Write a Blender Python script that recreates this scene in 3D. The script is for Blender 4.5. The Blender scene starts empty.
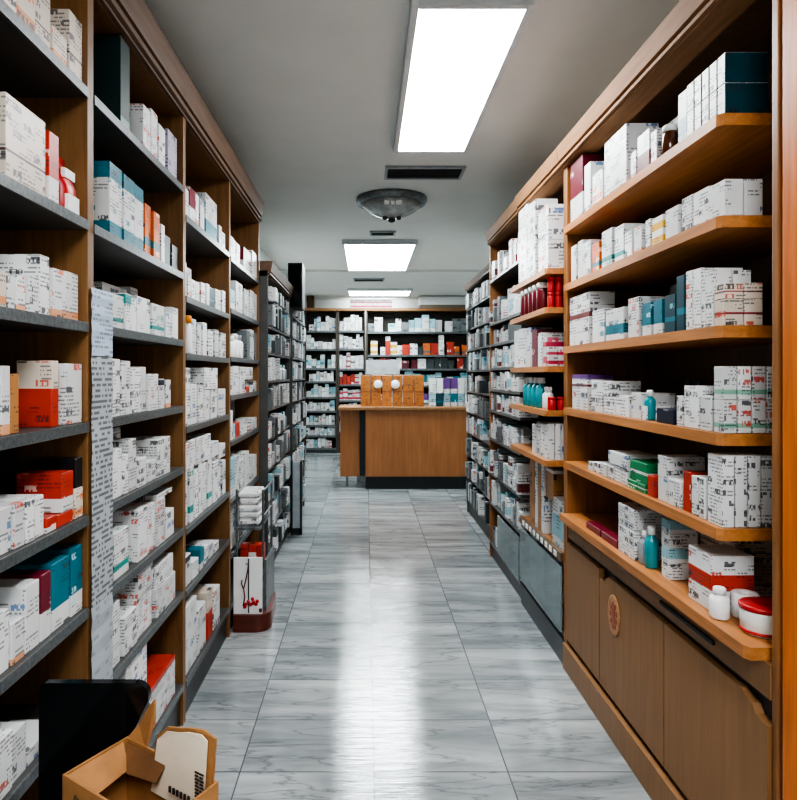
import bpy, bmesh, math, random
from mathutils import Vector, Matrix
random.seed(7)
R = random.Random(11)
sc = bpy.context.scene
COL = sc.collection
F, CU, CV, EYE = 600.0, 366.0, 374.0, 1.5      # focal length (px), vanishing point, eye height
CEIL = 3.0

# ------------------------------------------------------------------ materials
def newmat(name):
    m = bpy.data.materials.new(name); m.use_nodes = True
    nt = m.node_tree; nt.nodes.clear()
    out = nt.nodes.new('ShaderNodeOutputMaterial'); b = nt.nodes.new('ShaderNodeBsdfPrincipled')
    nt.links.new(b.outputs[0], out.inputs[0])
    return m, nt, b
class N:
    def __init__(s, nt): s.nt = nt
    def n(s, t, **k):
        x = s.nt.nodes.new(t)
        for a, v in k.items(): setattr(x, a, v)
        return x
    def put(s, sock, v):
        if hasattr(v, 'is_output'): s.nt.links.new(v, sock)
        else: sock.default_value = v
    def m(s, op, a, b=0.0, c=0.0):
        x = s.n('ShaderNodeMath', operation=op)
        s.put(x.inputs[0], a); s.put(x.inputs[1], b)
        if op in ('MULTIPLY_ADD', 'COMPARE'): s.put(x.inputs[2], c)
        return x.outputs[0]
    def mix(s, f, a, b, bt='MIX'):
        x = s.n('ShaderNodeMix', data_type='RGBA', blend_type=bt)
        s.put(x.inputs[0], f); s.put(x.inputs[6], a); s.put(x.inputs[7], b)
        return x.outputs[2]
    def ramp(s, f, pts):
        x = s.n('ShaderNodeValToRGB'); e = x.color_ramp.elements
        while len(e) < len(pts): e.new(0.5)
        for i, (p, c) in enumerate(pts): e[i].position = p; e[i].color = c
        s.put(x.inputs[0], f); return x.outputs[0]
    def comb(s, x, y, z=0.0):
        c = s.n('ShaderNodeCombineXYZ'); s.put(c.inputs[0], x); s.put(c.inputs[1], y); s.put(c.inputs[2], z)
        return c.outputs[0]
    def white(s, vec):
        w = s.n('ShaderNodeTexWhiteNoise', noise_dimensions='3D'); s.put(w.inputs['Vector'], vec); return w.outputs['Value']
    def noise(s, vec, scale, detail=4, rough=.55, dist=0.0):
        w = s.n('ShaderNodeTexNoise'); s.put(w.inputs['Vector'], vec)
        w.inputs['Scale'].default_value = scale; w.inputs['Detail'].default_value = detail
        w.inputs['Roughness'].default_value = rough; w.inputs['Distortion'].default_value = dist
        return w.outputs[0]
def c4(c, a=1.0): return (c[0], c[1], c[2], a)
def s2l(r, g, b):
    f = lambda x: (x/255/12.92) if x/255 <= .04045 else ((x/255+.055)/1.055)**2.4
    return (f(r), f(g), f(b))

def plain(name, col, rough=.5, metal=0.0, var=.25, scale=14.0, spec=.5):
    m, nt, b = newmat(name); k = N(nt)
    co = k.n('ShaderNodeNewGeometry').outputs['Position']
    f = k.noise(co, scale, 5)
    d = tuple(x*(1-var) for x in col); u = tuple(min(1, x*(1+var)) for x in col)
    k.put(b.inputs['Base Color'], k.ramp(f, [(.3, c4(d)), (.7, c4(u))]))
    b.inputs['Roughness'].default_value = rough; b.inputs['Metallic'].default_value = metal
    b.inputs['Specular IOR Level'].default_value = spec
    return m
def wood(name, col, axis='z', rough=.42, contrast=.3, spec=.5):
    m, nt, b = newmat(name); k = N(nt)
    co = k.n('ShaderNodeNewGeometry').outputs['Position']
    mp = k.n('ShaderNodeMapping'); k.put(mp.inputs[0], co)
    mp.inputs['Scale'].default_value = {'z': (26, 26, 1.6), 'y': (26, 1.6, 26), 'x': (1.6, 26, 26)}[axis]
    f = k.noise(mp.outputs[0], 1.6, 6, .6, .6)
    g = k.noise(co, 1.4, 2)
    d = tuple(x*(1-contrast) for x in col); u = tuple(min(1, x*(1+contrast*.6)) for x in col)
    c = k.ramp(f, [(.3, c4(d)), (.68, c4(u))])
    c = k.mix(.35, c, k.ramp(g, [(.3, (.55, .55, .55, 1)), (.7, (1, 1, 1, 1))]), 'MULTIPLY')
    k.put(b.inputs['Base Color'], c); b.inputs['Roughness'].default_value = rough; b.inputs['Specular IOR Level'].default_value = spec
    bp = k.n('ShaderNodeBump'); bp.inputs['Strength'].default_value = .08; k.put(bp.inputs['Height'], f)
    nt.links.new(bp.outputs[0], b.inputs['Normal'])
    return m
def emit(name, col, s):
    m = bpy.data.materials.new(name); m.use_nodes = True; nt = m.node_tree; nt.nodes.clear(); k = N(nt)
    e = k.n('ShaderNodeEmission'); o = k.n('ShaderNodeOutputMaterial')
    e.inputs[0].default_value = c4(col); e.inputs[1].default_value = s
    nt.links.new(e.outputs[0], o.inputs[0]); return m

def carton_material():
    m, nt, b = newmat('printed_carton'); k = N(nt)
    ca = k.n('ShaderNodeVertexColor', layer_name='Col'); ac = k.n('ShaderNodeVertexColor', layer_name='Acc')
    uv = k.n('ShaderNodeUVMap', uv_map='UVMap').outputs[0]
    sx = k.n('ShaderNodeSeparateXYZ'); k.put(sx.inputs[0], uv); U, V = sx.outputs[0], sx.outputs[1]
    den = ca.outputs['Alpha']
    # small lines of print
    row = k.m('FLOOR', k.m('DIVIDE', V, .0105)); inrow = k.m('LESS_THAN', k.m('FRACT', k.m('DIVIDE', V, .0105)), .42)
    let = k.m('GREATER_THAN', k.white(k.comb(k.m('FLOOR', k.m('DIVIDE', U, .0032)), row, 1.0)), .3)
    para = k.m('LESS_THAN', k.white(k.comb(k.m('FLOOR', k.m('DIVIDE', U, .034)), k.m('FLOOR', k.m('DIVIDE', V, .021)), 5.0)), k.m('MULTIPLY', den, .42))
    small = k.m('MULTIPLY', k.m('MULTIPLY', inrow, let), para)
    # bigger marks: brand words and logo blocks
    cu, cv = k.m('DIVIDE', U, .041), k.m('DIVIDE', V, .030)
    cell = k.comb(k.m('FLOOR', cu), k.m('FLOOR', cv), 9.0)
    cell2 = k.comb(k.m('FLOOR', cu), k.m('FLOOR', cv), 21.0)
    on = k.m('LESS_THAN', k.white(cell), k.m('MULTIPLY', den, .27))
    fu, fv = k.m('FRACT', cu), k.m('FRACT', cv)
    ins = k.m('MULTIPLY', k.m('LESS_THAN', k.m('ABSOLUTE', k.m('SUBTRACT', fu, .5)), .4), k.m('LESS_THAN', k.m('ABSOLUTE', k.m('SUBTRACT', fv, .5)), .27))
    glyph = k.m('GREATER_THAN', k.white(k.comb(k.m('FLOOR', k.m('DIVIDE', U, .0045)), k.m('FLOOR', k.m('DIVIDE', V, .009)), 3.0)), .3)
    big = k.m('MULTIPLY', k.m('MULTIPLY', on, ins), glyph)
    isacc = k.m('LESS_THAN', k.white(cell2), .62)
    dark = (.025, .03, .04, 1)
    geo = k.n('ShaderNodeNewGeometry').outputs['Position']
    base = k.mix(.5, ca.outputs['Color'], k.ramp(k.noise(geo, 9, 5), [(.25, (.7, .7, .7, 1)), (.75, (1, 1, 1, 1))]), 'MULTIPLY')
    c = k.mix(k.m('MULTIPLY', small, .7), base, dark)
    c = k.mix(k.m('MULTIPLY', big, .85), c, k.mix(isacc, dark, ac.outputs['Color']))
    k.put(b.inputs['Base Color'], c); b.inputs['Roughness'].default_value = .38
    return m
def paper_material(name, col, ink=.75, ly=.012, lx=.0035, fill=.8):
    m, nt, b = newmat(name); k = N(nt)
    uv = k.n('ShaderNodeUVMap', uv_map='UVMap').outputs[0]
    sx = k.n('ShaderNodeSeparateXYZ'); k.put(sx.inputs[0], uv); U, V = sx.outputs[0], sx.outputs[1]
    row = k.m('FLOOR', k.m('DIVIDE', V, ly)); inr = k.m('LESS_THAN', k.m('FRACT', k.m('DIVIDE', V, ly)), .5)
    let = k.m('GREATER_THAN', k.white(k.comb(k.m('FLOOR', k.m('DIVIDE', U, lx)), row, 1.0)), .28)
    wd = k.m('LESS_THAN', k.white(k.comb(k.m('FLOOR', k.m('DIVIDE', U, .03)), row, 4.0)), fill)
    f = k.m('MULTIPLY', k.m('MULTIPLY', k.m('MULTIPLY', inr, let), wd), ink)
    geo = k.n('ShaderNodeNewGeometry').outputs['Position']
    base = k.mix(.6, c4(col), k.ramp(k.noise(geo, 12, 5), [(.25, (.74, .75, .76, 1)), (.75, (1, 1, 1, 1))]), 'MULTIPLY')
    k.put(b.inputs['Base Color'], k.mix(f, base, (.05, .055, .065, 1))); b.inputs['Roughness'].default_value = .6
    return m
def floor_material():
    m, nt, b = newmat('marble_tiles'); k = N(nt)
    geo = k.n('ShaderNodeNewGeometry').outputs['Position']
    sx = k.n('ShaderNodeSeparateXYZ'); k.put(sx.inputs[0], geo); X, Y = sx.outputs[0], sx.outputs[1]
    tx = k.m('DIVIDE', k.m('SUBTRACT', X, .03), .505); ty = k.m('DIVIDE', k.m('SUBTRACT', Y, 2.262), .34)
    ix, iy = k.m('FLOOR', tx), k.m('FLOOR', ty)
    fx, fy = k.m('FRACT', tx), k.m('FRACT', ty)
    ex = k.m('MULTIPLY', k.m('MINIMUM', fx, k.m('SUBTRACT', 1.0, fx)), .505)
    ey = k.m('MULTIPLY', k.m('MINIMUM', fy, k.m('SUBTRACT', 1.0, fy)), .34)
    grout = k.m('LESS_THAN', k.m('MINIMUM', ex, ey), .0026)
    rnd = k.white(k.comb(ix, iy, 2.0)); rn2 = k.white(k.comb(ix, iy, 7.0))
    off = k.comb(k.m('MULTIPLY', rnd, 40.0), k.m('MULTIPLY', rn2, 30.0), rnd)
    va = k.n('ShaderNodeVectorMath', operation='ADD'); k.put(va.inputs[0], geo); k.put(va.inputs[1], off)
    mp = k.n('ShaderNodeMapping'); k.put(mp.inputs[0], va.outputs[0]); mp.inputs['Rotation'].default_value = (0, 0, .45); mp.inputs['Scale'].default_value = (.9, 5.2, 1)
    n1 = k.noise(mp.outputs[0], 1.7, 6, .5, .35)
    vein = k.m('ABSOLUTE', k.m('SUBTRACT', n1, .5))
    veinm = k.ramp(vein, [(.0, (1, 1, 1, 1)), (.006, (.4, .4, .4, 1)), (.022, (0, 0, 0, 1))])
    cloud = k.noise(mp.outputs[0], 1.5, 6, .6, .5)
    c = k.ramp(cloud, [(.3, c4(s2l(116, 122, 125))), (.72, c4(s2l(184, 188, 188)))])
    c = k.mix(k.m('MULTIPLY', veinm, .6), c, c4(s2l(70, 74, 77)))
    tone = k.ramp(rnd, [(0, (.72, .735, .75, 1)), (1, (1.0, .995, .985, 1))])
    c = k.mix(1.0, c, tone, 'MULTIPLY')
    c = k.mix(grout, c, c4(s2l(84, 90, 94)))
    k.put(b.inputs['Base Color'], c)
    rf = k.noise(geo, 3.0, 4)
    k.put(b.inputs['Roughness'], k.ramp(rf, [(.3, (.025, .025, .025, 1)), (.75, (.05, .05, .05, 1))]))
    b.inputs['Specular IOR Level'].default_value = .9
    # polish waviness across the walking direction smears reflections along the aisle
    m2 = k.n('ShaderNodeMapping'); k.put(m2.inputs[0], geo); m2.inputs['Scale'].default_value = (1.2, 110, 1)
    bp = k.n('ShaderNodeBump'); bp.inputs['Strength'].default_value = .6; bp.inputs['Distance'].default_value = .0011
    k.put(bp.inputs['Height'], k.m('SUBTRACT', k.noise(m2.outputs[0], 2.0, 2), k.m('MULTIPLY', grout, .5))); nt.links.new(bp.outputs[0], b.inputs['Normal'])
    return m

M = {}
M['carton'] = carton_material()
M['floor'] = floor_material()
M['ceiling'] = plain('ceiling_paint', s2l(215, 216, 212), .85, var=.03, scale=3)
M['wall'] = plain('wall_paint', s2l(214, 217, 214), .8, var=.05, scale=3)
M['wood'] = wood('orange_wood', s2l(150, 102, 60), 'z')
M['wood_y'] = wood('orange_wood_long', s2l(186, 124, 72), 'y')
M['wood_bright'] = wood('bright_orange_wood', s2l(205, 112, 42), 'z')
M['wood_dk'] = wood('brown_back_board', s2l(108, 84, 60), 'z')
M['wood_lf'] = wood('brown_wood_left', s2l(128, 92, 56), 'z')
M['wood_door'] = wood('door_veneer', s2l(142, 104, 68), 'z', .5, .14)
M['cornice'] = wood('cornice_wood', s2l(150, 112, 80), 'y', .6, .25, .15)
M['cornice_l'] = wood('cornice_wood_left', s2l(112, 90, 74), 'y', .5, .25, .3)
M['counter'] = wood('counter_veneer', s2l(158, 104, 64), 'z', .4, .18)
M['dkboard'] = plain('dark_back_board', s2l(62, 56, 50), .6)
M['shelf_dk'] = plain('dark_grey_shelf', s2l(72, 72, 70), .45, var=.12)
M['rail'] = plain('grey_shelf_rail', s2l(94, 98, 99), .35, .3, var=.35, scale=90)
M['metal'] = plain('grey_metal', s2l(120, 126, 128), .35, .6, var=.35, scale=25)
M['black'] = plain('matt_black', s2l(26, 29, 31), .5, var=.2)
M['gloss_black'] = plain('gloss_black', s2l(16, 19, 21), .12, var=.2)
M['kick'] = plain('dark_kick', s2l(46, 48, 49), .4, var=.3)
M['white'] = plain('white_plastic', s2l(228, 230, 228), .35, var=.05)
M['frame'] = plain('light_frame', s2l(196, 200, 202), .4, var=.06)
M['greyp'] = plain('grey_plastic', s2l(150, 158, 162), .35, var=.15)
M['red'] = plain('red_plastic', s2l(178, 34, 36), .35, var=.2)
M['orange'] = plain('orange_plastic', s2l(222, 140, 40), .35, var=.15)
M['teal'] = plain('teal_plastic', s2l(36, 140, 150), .25, var=.2)
M['amber'] = plain('amber_glass', s2l(92, 50, 26), .12, var=.3)
M['maroon'] = plain('maroon_plastic', s2l(92, 24, 30), .3, var=.2)
M['kraft'] = plain('kraft_board', s2l(156, 110, 66), .75, var=.14, scale=20)
M['kraft_in'] = plain('kraft_inside', s2l(110, 76, 46), .8, var=.2, scale=20)
M['basered'] = wood('red_brown_base', s2l(98, 44, 30), 'x', .35)
M['paper'] = paper_material('printed_paper', s2l(178, 192, 210), .6, .013, .004, .6)
M['strip'] = paper_material('printed_list', s2l(172, 177, 180), .8, .016, .009, .92)
M['sheet'] = paper_material('pale_sheet', s2l(170, 178, 184), .35, .02, .006, .3)
M['cream'] = paper_material('cream_label', s2l(228, 212, 190), .8, .008, .003, 0.0)
M['ink'] = plain('black_ink', s2l(40, 36, 34), .6)
M['vent'] = plain('dark_vent', s2l(52, 54, 54), .6)
M['glassdome'] = plain('smoked_dome', s2l(160, 164, 162), .08, 0, var=.4, scale=12)
M['lamp1'] = emit('lamp_diffuser', (.96, .98, 1.0), 22.0)
M['lamp2'] = emit('lamp_diffuser_cool', (.88, .97, 1.0), 22.0)
def glassmat():
    m, nt, b = newmat('smoky_glass'); k = N(nt)
    b.inputs['Base Color'].default_value = c4(s2l(190, 205, 208)); b.inputs['Roughness'].default_value = .12
    b.inputs['Transmission Weight'].default_value = .75; b.inputs['IOR'].default_value = 1.2
    g = k.n('ShaderNodeNewGeometry').outputs['Position']
    k.put(b.inputs['Roughness'], k.ramp(k.noise(g, 6, 3), [(.3, (.08,)*3+(1,)), (.7, (.25,)*3+(1,))]))
    return m
M['glass'] = glassmat()

# ------------------------------------------------------------------ mesh helpers
def obj(name, bm, mat, parent=None, smooth=False):
    me = bpy.data.meshes.new(name); bmesh.ops.recalc_face_normals(bm, faces=bm.faces[:]); bm.to_mesh(me); bm.free()
    for mm in (mat if isinstance(mat, (list, tuple)) else [mat]): me.materials.append(mm)
    if smooth:
        for p in me.polygons: p.use_smooth = True
    o = bpy.data.objects.new(name, me); COL.objects.link(o)
    if parent:
        o.parent = parent
        o.matrix_parent_inverse = Matrix.Translation(-Vector(parent.location))
    return o
def B(): return bmesh.new()
def bx(bm, x0, x1, y0, y1, z0, z1, bev=0.0, mi=0):
    t = bmesh.new(); bmesh.ops.create_cube(t, size=1)
    for v in t.verts:
        v.co = Vector(((x0+x1)/2+v.co.x*(x1-x0), (y0+y1)/2+v.co.y*(y1-y0), (z0+z1)/2+v.co.z*(z1-z0)))
    if bev: bmesh.ops.bevel(t, geom=t.edges[:], offset=bev, segments=2, affect='EDGES', profile=.7)
    merge(bm, t, mi); return bm
def merge(bm, t, mi=0, mat=None):
    if mat is not None: bmesh.ops.transform(t, matrix=mat, verts=t.verts[:])
    mp = {v: bm.verts.new(v.co) for v in t.verts}
    for f in t.faces:
        try:
            nf = bm.faces.new([mp[v] for v in f.verts]); nf.material_index = mi; nf.smooth = f.smooth
        except ValueError: pass
    t.free()
def lathe(bm, prof, cx=0, cy=0, cz=0, seg=18, mi=0):
    rings = []
    for r, z in prof:
        rings.append([bm.verts.new((cx+r*math.cos(2*math.pi*i/seg), cy+r*math.sin(2*math.pi*i/seg), cz+z)) for i in range(seg)])
    for a, b in zip(rings, rings[1:]):
        for i in range(seg):
            f = bm.faces.new((a[i], a[(i+1) % seg], b[(i+1) % seg], b[i])); f.material_index = mi; f.smooth = True
    for r, fl in ((rings[0], True), (rings[-1], False)):
        f = bm.faces.new(r[::-1] if fl else r); f.material_index = mi
    return bm
def extr(bm, poly, axis, a, b, mi=0):
    """prism: 2D polygon extruded along an axis (poly in the other two axes, in xyz order)"""
    def mk(p, t):
        return {'x': (t, p[0], p[1]), 'y': (p[0], t, p[1]), 'z': (p[0], p[1], t)}[axis]
    A = [bm.verts.new(mk(p, a)) for p in poly]; C = [bm.verts.new(mk(p, b)) for p in poly]
    n = len(poly)
    fs = [bm.faces.new(A), bm.faces.new(C[::-1])]
    for i in range(n): fs.append(bm.faces.new((A[i], C[i], C[(i+1) % n], A[(i+1) % n])))
    for f in fs: f.material_index = mi
    return bm
def tube(bm, pts, r, seg=6):
    pts = [Vector(p) for p in pts]; rings = []
    for i, p in enumerate(pts):
        d = (pts[min(i+1, len(pts)-1)]-pts[max(i-1, 0)]).normalized()
        a = d.orthogonal().normalized(); b = d.cross(a)
        if rings:
            pass
        rings.append([bm.verts.new(p+a*r*math.cos(2*math.pi*j/seg)+b*r*math.sin(2*math.pi*j/seg)) for j in range(seg)])
    for a, b in zip(rings, rings[1:]):
        for j in range(seg):
            bm.faces.new((a[j], a[(j+1) % seg], b[(j+1) % seg], b[j]))
    bm.faces.new(rings[0][::-1]); bm.faces.new(rings[-1])
    return bm
def quad_uv(o):
    me = o.data; uv = me.uv_layers.new(name='UVMap')
    for p in me.polygons:
        n = p.normal
        for li in p.loop_indices:
            c = me.vertices[me.loops[li].vertex_index].co
            h = c.y if abs(n.x) > abs(n.y) else c.x
            uv.data[li].uv = (h+3, c.z+3) if abs(n.z) < .7 else (c.x+3, c.y+3)
def tag(o, label, cat, group=None, kind=None):
    o['label'] = label; o['category'] = cat
    if group: o['group'] = group
    if kind: o['kind'] = kind
    return o
def thing(name, label, cat, loc, group=None):
    o = bpy.data.objects.new(name, None); COL.objects.link(o); o.location = loc; o.empty_display_size = .1
    return tag(o, label, cat, group)
def struct(name, bm, mat):
    o = obj(name, bm, mat); o['kind'] = 'structure'; return o

# ------------------------------------------------------------------ setting
XL, XR, XRR, YB, YN = -1.24, 1.47, 2.7, 12.2, -1.6
struct('floor', bx(B(), XL-.1, XRR+.1, YN, YB+.1, -.08, 0), M['floor'])
struct('ceiling', bx(B(), XL-.1, XRR+.1, YN, YB+.1, CEIL, CEIL+.08), M['ceiling'])
struct('wall_left', bx(B(), XL-.1, XL, YN, YB+.1, 0, CEIL), M['wall'])
struct('wall_right', bx(B(), XR, XR+.1, YN, 6.75, 0, CEIL), M['wall'])
struct('wall_right_rear', bx(B(), XRR, XRR+.1, 6.75, YB+.1, 0, CEIL), M['wall'])
struct('wall_right_return', bx(B(), XR+.1, XRR, 6.65, 6.75, 0, CEIL), M['wall'])
struct('wall_back', bx(B(), XL, XRR, YB, YB+.1, 0, CEIL), M['wall'])
struct('trim_1', bx(B(), XL, XRR, 8.62, 8.8, CEIL-.035, CEIL), M['ceiling'])

# ------------------------------------------------------------------ shelving units
def shelf_unit(name, label, side, xf, depth, y0, y1, levels, top, wd, shm, back, sx=None, sh_t=.026, kick=.15,
               cornice=None, rail=True, y_sh0=None, near_panel=True, far_panel=True, xsh=None, skip_kick=False, sidemat=None):
    """side -1: unit on the left, front faces +x; side +1: unit on the right, front faces -x"""
    s = side
    X = lambda d: s*(abs(xf)+d)                      # d metres behind the front plane
    t = thing(name, label, 'shelving unit', (X(depth/2), (y0+y1)/2, 0), 'wooden shelving units along the aisle')
    def bb(bm, d0, d1, a, b, z0, z1, bev=0.0):
        return bx(bm, min(X(d0), X(d1)), max(X(d0), X(d1)), a, b, z0, z1, bev)
    pt = .018; sm = sidemat or wd
    if near_panel: obj('side_panel', bb(B(), 0, depth, y0, y0+pt, 0, top, .002), sm, t)
    if far_panel: obj('side_panel', bb(B(), 0, depth, y1-pt, y1, 0, top, .002), sm, t)
    obj('back_panel', bb(B(), depth-.012, depth, y0+pt, y1-pt, kick, top), back, t)
    if not skip_kick: obj('kick_plate', bb(B(), .015, .03, y0+pt, y1-pt, 0, levels[-1]-sh_t), M['kick'], t)
    a = (y0+pt) if y_sh0 is None else y_sh0
    for z in levels:
        f = 0 if xsh is None else xsh
        sh = obj('shelf', bb(B(), f+.004, depth-.013, a, y1-pt, z-sh_t, z), shm, t)
        if rail:
            obj('price_rail', bb(B(), f-.004, f+.0035, a, y1-pt, z-sh_t-.002, z-.0004, .001), M['rail'], sh)
    obj('top_panel', bb(B(), .01, depth-.013, y0+pt, y1-pt, top-.022, top), wd, t)
    if cornice:
        z0, z1, cm = cornice
        b = B()
        hh = z1-z0
        prof = [(.06, z0), (-.006, z0), (-.006, z0+.06*hh), (-.02, z0+.08*hh), (-.02, z0+.2*hh), (-.008, z0+.22*hh), (-.008, z0+.28*hh), (-.022, z0+.3*hh), (-.036, z1-.1*hh), (-.028, z1), (.06, z1)]
        extr(b, [(X(d), z) for d, z in prof], 'y', y0, y1)
        obj('cornice', b, cm, t)
    return t

LX = .78
L_lv = [2.30, 1.93, 1.645, 1.365, 1.105, .845, .575, .18]
L3_lv = [2.19, 1.84, 1.59, 1.27, .83, .56, .17]
L4_lv = [2.18, 1.88, 1.60, 1.375, 1.11, .76, .46, .17]
LB_lv = [2.06, 1.86, 1.66, 1.45, 1.24, 1.02, .80, .56, .34, .12]
corL = (2.60, 2.765, M['cornice_l'])
shelf_unit('shelving_unit', 'nearest brown wooden wall shelves on the left with grey shelf rails', -1, LX, .44, .75, 1.70, L_lv, 2.62, M['wood_lf'], M['shelf_dk'], M['dkboard'], cornice=corL)
shelf_unit('shelving_unit', 'second brown wooden wall shelves from camera on the left, behind the taped price list', -1, LX, .44, 1.70, 2.578, L_lv, 2.62, M['wood_lf'], M['shelf_dk'], M['dkboard'], cornice=corL)
shelf_unit('shelving_unit', 'third brown wooden wall shelves from camera on the left, tightly packed with white boxes', -1, LX, .44, 2.578, 3.437, L3_lv, 2.62, M['wood_lf'], M['shelf_dk'], M['dkboard'], cornice=corL)
shelf_unit('shelving_unit', 'fourth wooden wall shelves on the left, behind the red-based display stand', -1, LX, .44, 3.437, 4.38, L4_lv, 2.62, M['wood_lf'], M['shelf_dk'], M['dkboard'], cornice=corL)
BX = .72
shelf_unit('shelving_rack', 'lower dark rack on the left past the tall wooden shelves', -1, BX, .48, 4.40, 5.68, LB_lv, 2.26, M['dkboard'], M['shelf_dk'], M['dkboard'], cornice=(2.22, 2.33, M['cornice_l']), sidemat=M['shelf_dk'], sh_t=.016)
shelf_unit('shelving_rack', 'last dark rack on the left nearest the sales counter', -1, BX-.02, .48, 5.70, 6.85, LB_lv, 2.12, M['dkboard'], M['shelf_dk'], M['dkboard'], sidemat=M['shelf_dk'], sh_t=.016)

# right side
R1_lv = [2.24, 1.95, 1.638, 1.33, 1.06]
def right_cabinet():
    t = thing('shelving_cabinet', 'large orange wood cabinet nearest on the right, open shelves over three doors', 'cabinet', (1.24, 2.27, 0))
    y0, y1, xb = 1.50, 3.07, 1.43
    obj('back_panel', bx(B(), xb-.015, xb, 1.45, y1, .1, 2.62), M['wood_dk'], t)
    obj('side_panel', bx(B(), 1.02, xb-.016, y1-.028, y1, 0, 2.60, .002), M['wood'], t)
    b = B(); bx(b, 1.035, 1.05, 1.44, 1.52, 0, 2.62, .003); bx(b, 1.028, 1.06, 1.495, 1.52, 0, 2.62, .004); bx(b, 1.05, xb-.016, 1.492, 1.514, 0, 2.62)
    obj('corner_post', b, M['wood'], t)
    obj('side_panel', bx(B(), 1.02, xb-.016, 1.15, 1.47, 0, 2.62, .004), M['wood_bright'], t)
    for z in R1_lv:
        b = B(); extr(b, [(1.0, y1-.03), (1.0, 1.715), (1.013, 1.70), (xb-.016, 1.70), (xb-.016, y1-.03)], 'z', z-.034, z)
        obj('shelf', b, M['wood_y'], t)
    b = B(); extr(b, [(.98, y1-.03), (.98, 1.56), (.99, 1.545), (xb-.016, 1.545), (xb-.016, y1-.03)], 'z', .762, .795)
    obj('counter_shelf', b, M['wood_y'], t)
    obj('carcass', bx(B(), 1.045, xb-.016, 1.521, y1-.03, .13, .70), M['kick'], t)
    rl = obj('top_rail', bx(B(), 1.024, 1.045, 1.521, y1-.03, .672, .761, .002), M['wood_door'], t)
    b = B(); bx(b, 1.016, 1.0235, 1.76, 2.08, .703, .716, .003); obj('handle', b, M['black'], rl)
    for i, (a, c, lab) in enumerate(((2.622, 3.035, None), (2.055, 2.615, 'door with round emblem'), (1.523, 2.048, None))):
        b = B()
        # door with a scooped finger notch at its upper corner
        pts = [(a, .155), (c, .155), (c, .648), (a+.11, .648), (a+.085, .635), (a+.06, .632), (a+.045, .612), (a, .606)] if i == 2 else [(a, .155), (c, .155), (c, .612), (c-.05, .612), (c-.07, .632), (c-.1, .648), (a, .648)] if i == 1 else [(a, .155), (c, .155), (c, .648), (a, .648)]
        extr(b, pts, 'x', 1.018, 1.043)
        d = obj('door', b, M['wood_door'], t)
        if i == 1:
            d['label'] = lab
            e = B(); lathe(e, [(.074, 0), (.074, .003), (.066, .0045), (.062, .003)], seg=36)
            bmesh.ops.transform(e, matrix=Matrix.Translation((1.0175, 2.46, .51)) @ Matrix.Rotation(-math.pi/2, 4, 'Y') @ Matrix.Diagonal((1.12, .78, 1, 1)), verts=e.verts[:])
            em = obj('emblem', e, plain('emblem_bronze', s2l(178, 132, 92), .4, .1, .3, 60), d)
            e = B()
            for q in range(9):
                an = q*.7; bx(e, 1.0125, 1.0145, 2.46+.03*math.cos(an)-.008, 2.46+.03*math.cos(an)+.008, .51+.045*math.sin(an)-.01, .51+.045*math.sin(an)+.01, .001)
            bx(e, 1.0125, 1.0148, 2.448, 2.472, .47, .55, .002)
            obj('relief', e, plain('emblem_dark', s2l(150, 84, 58), .4, .1, .4, 60), em)
    obj('plinth', bx(B(), 1.005, xb-.016, 1.521, y1, 0, .128, .004), M['wood_door'], t)
    b = B(); prof = [(1.1, 2.555), (1.005, 2.555), (1.005, 2.562), (.992, 2.564), (.992, 2.577), (1.0, 2.579), (1.0, 2.585), (.985, 2.588), (.972, 2.655), (.98, 2.665), (1.1, 2.665)]
    extr(b, prof, 'y', 1.0, y1); obj('cornice', b, M['cornice'], t)
    obj('top_panel', bx(B(), 1.1, xb-.016, 1.15, y1-.03, 2.60, 2.62), M['wood_dk'], t)
right_cabinet()

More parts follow.
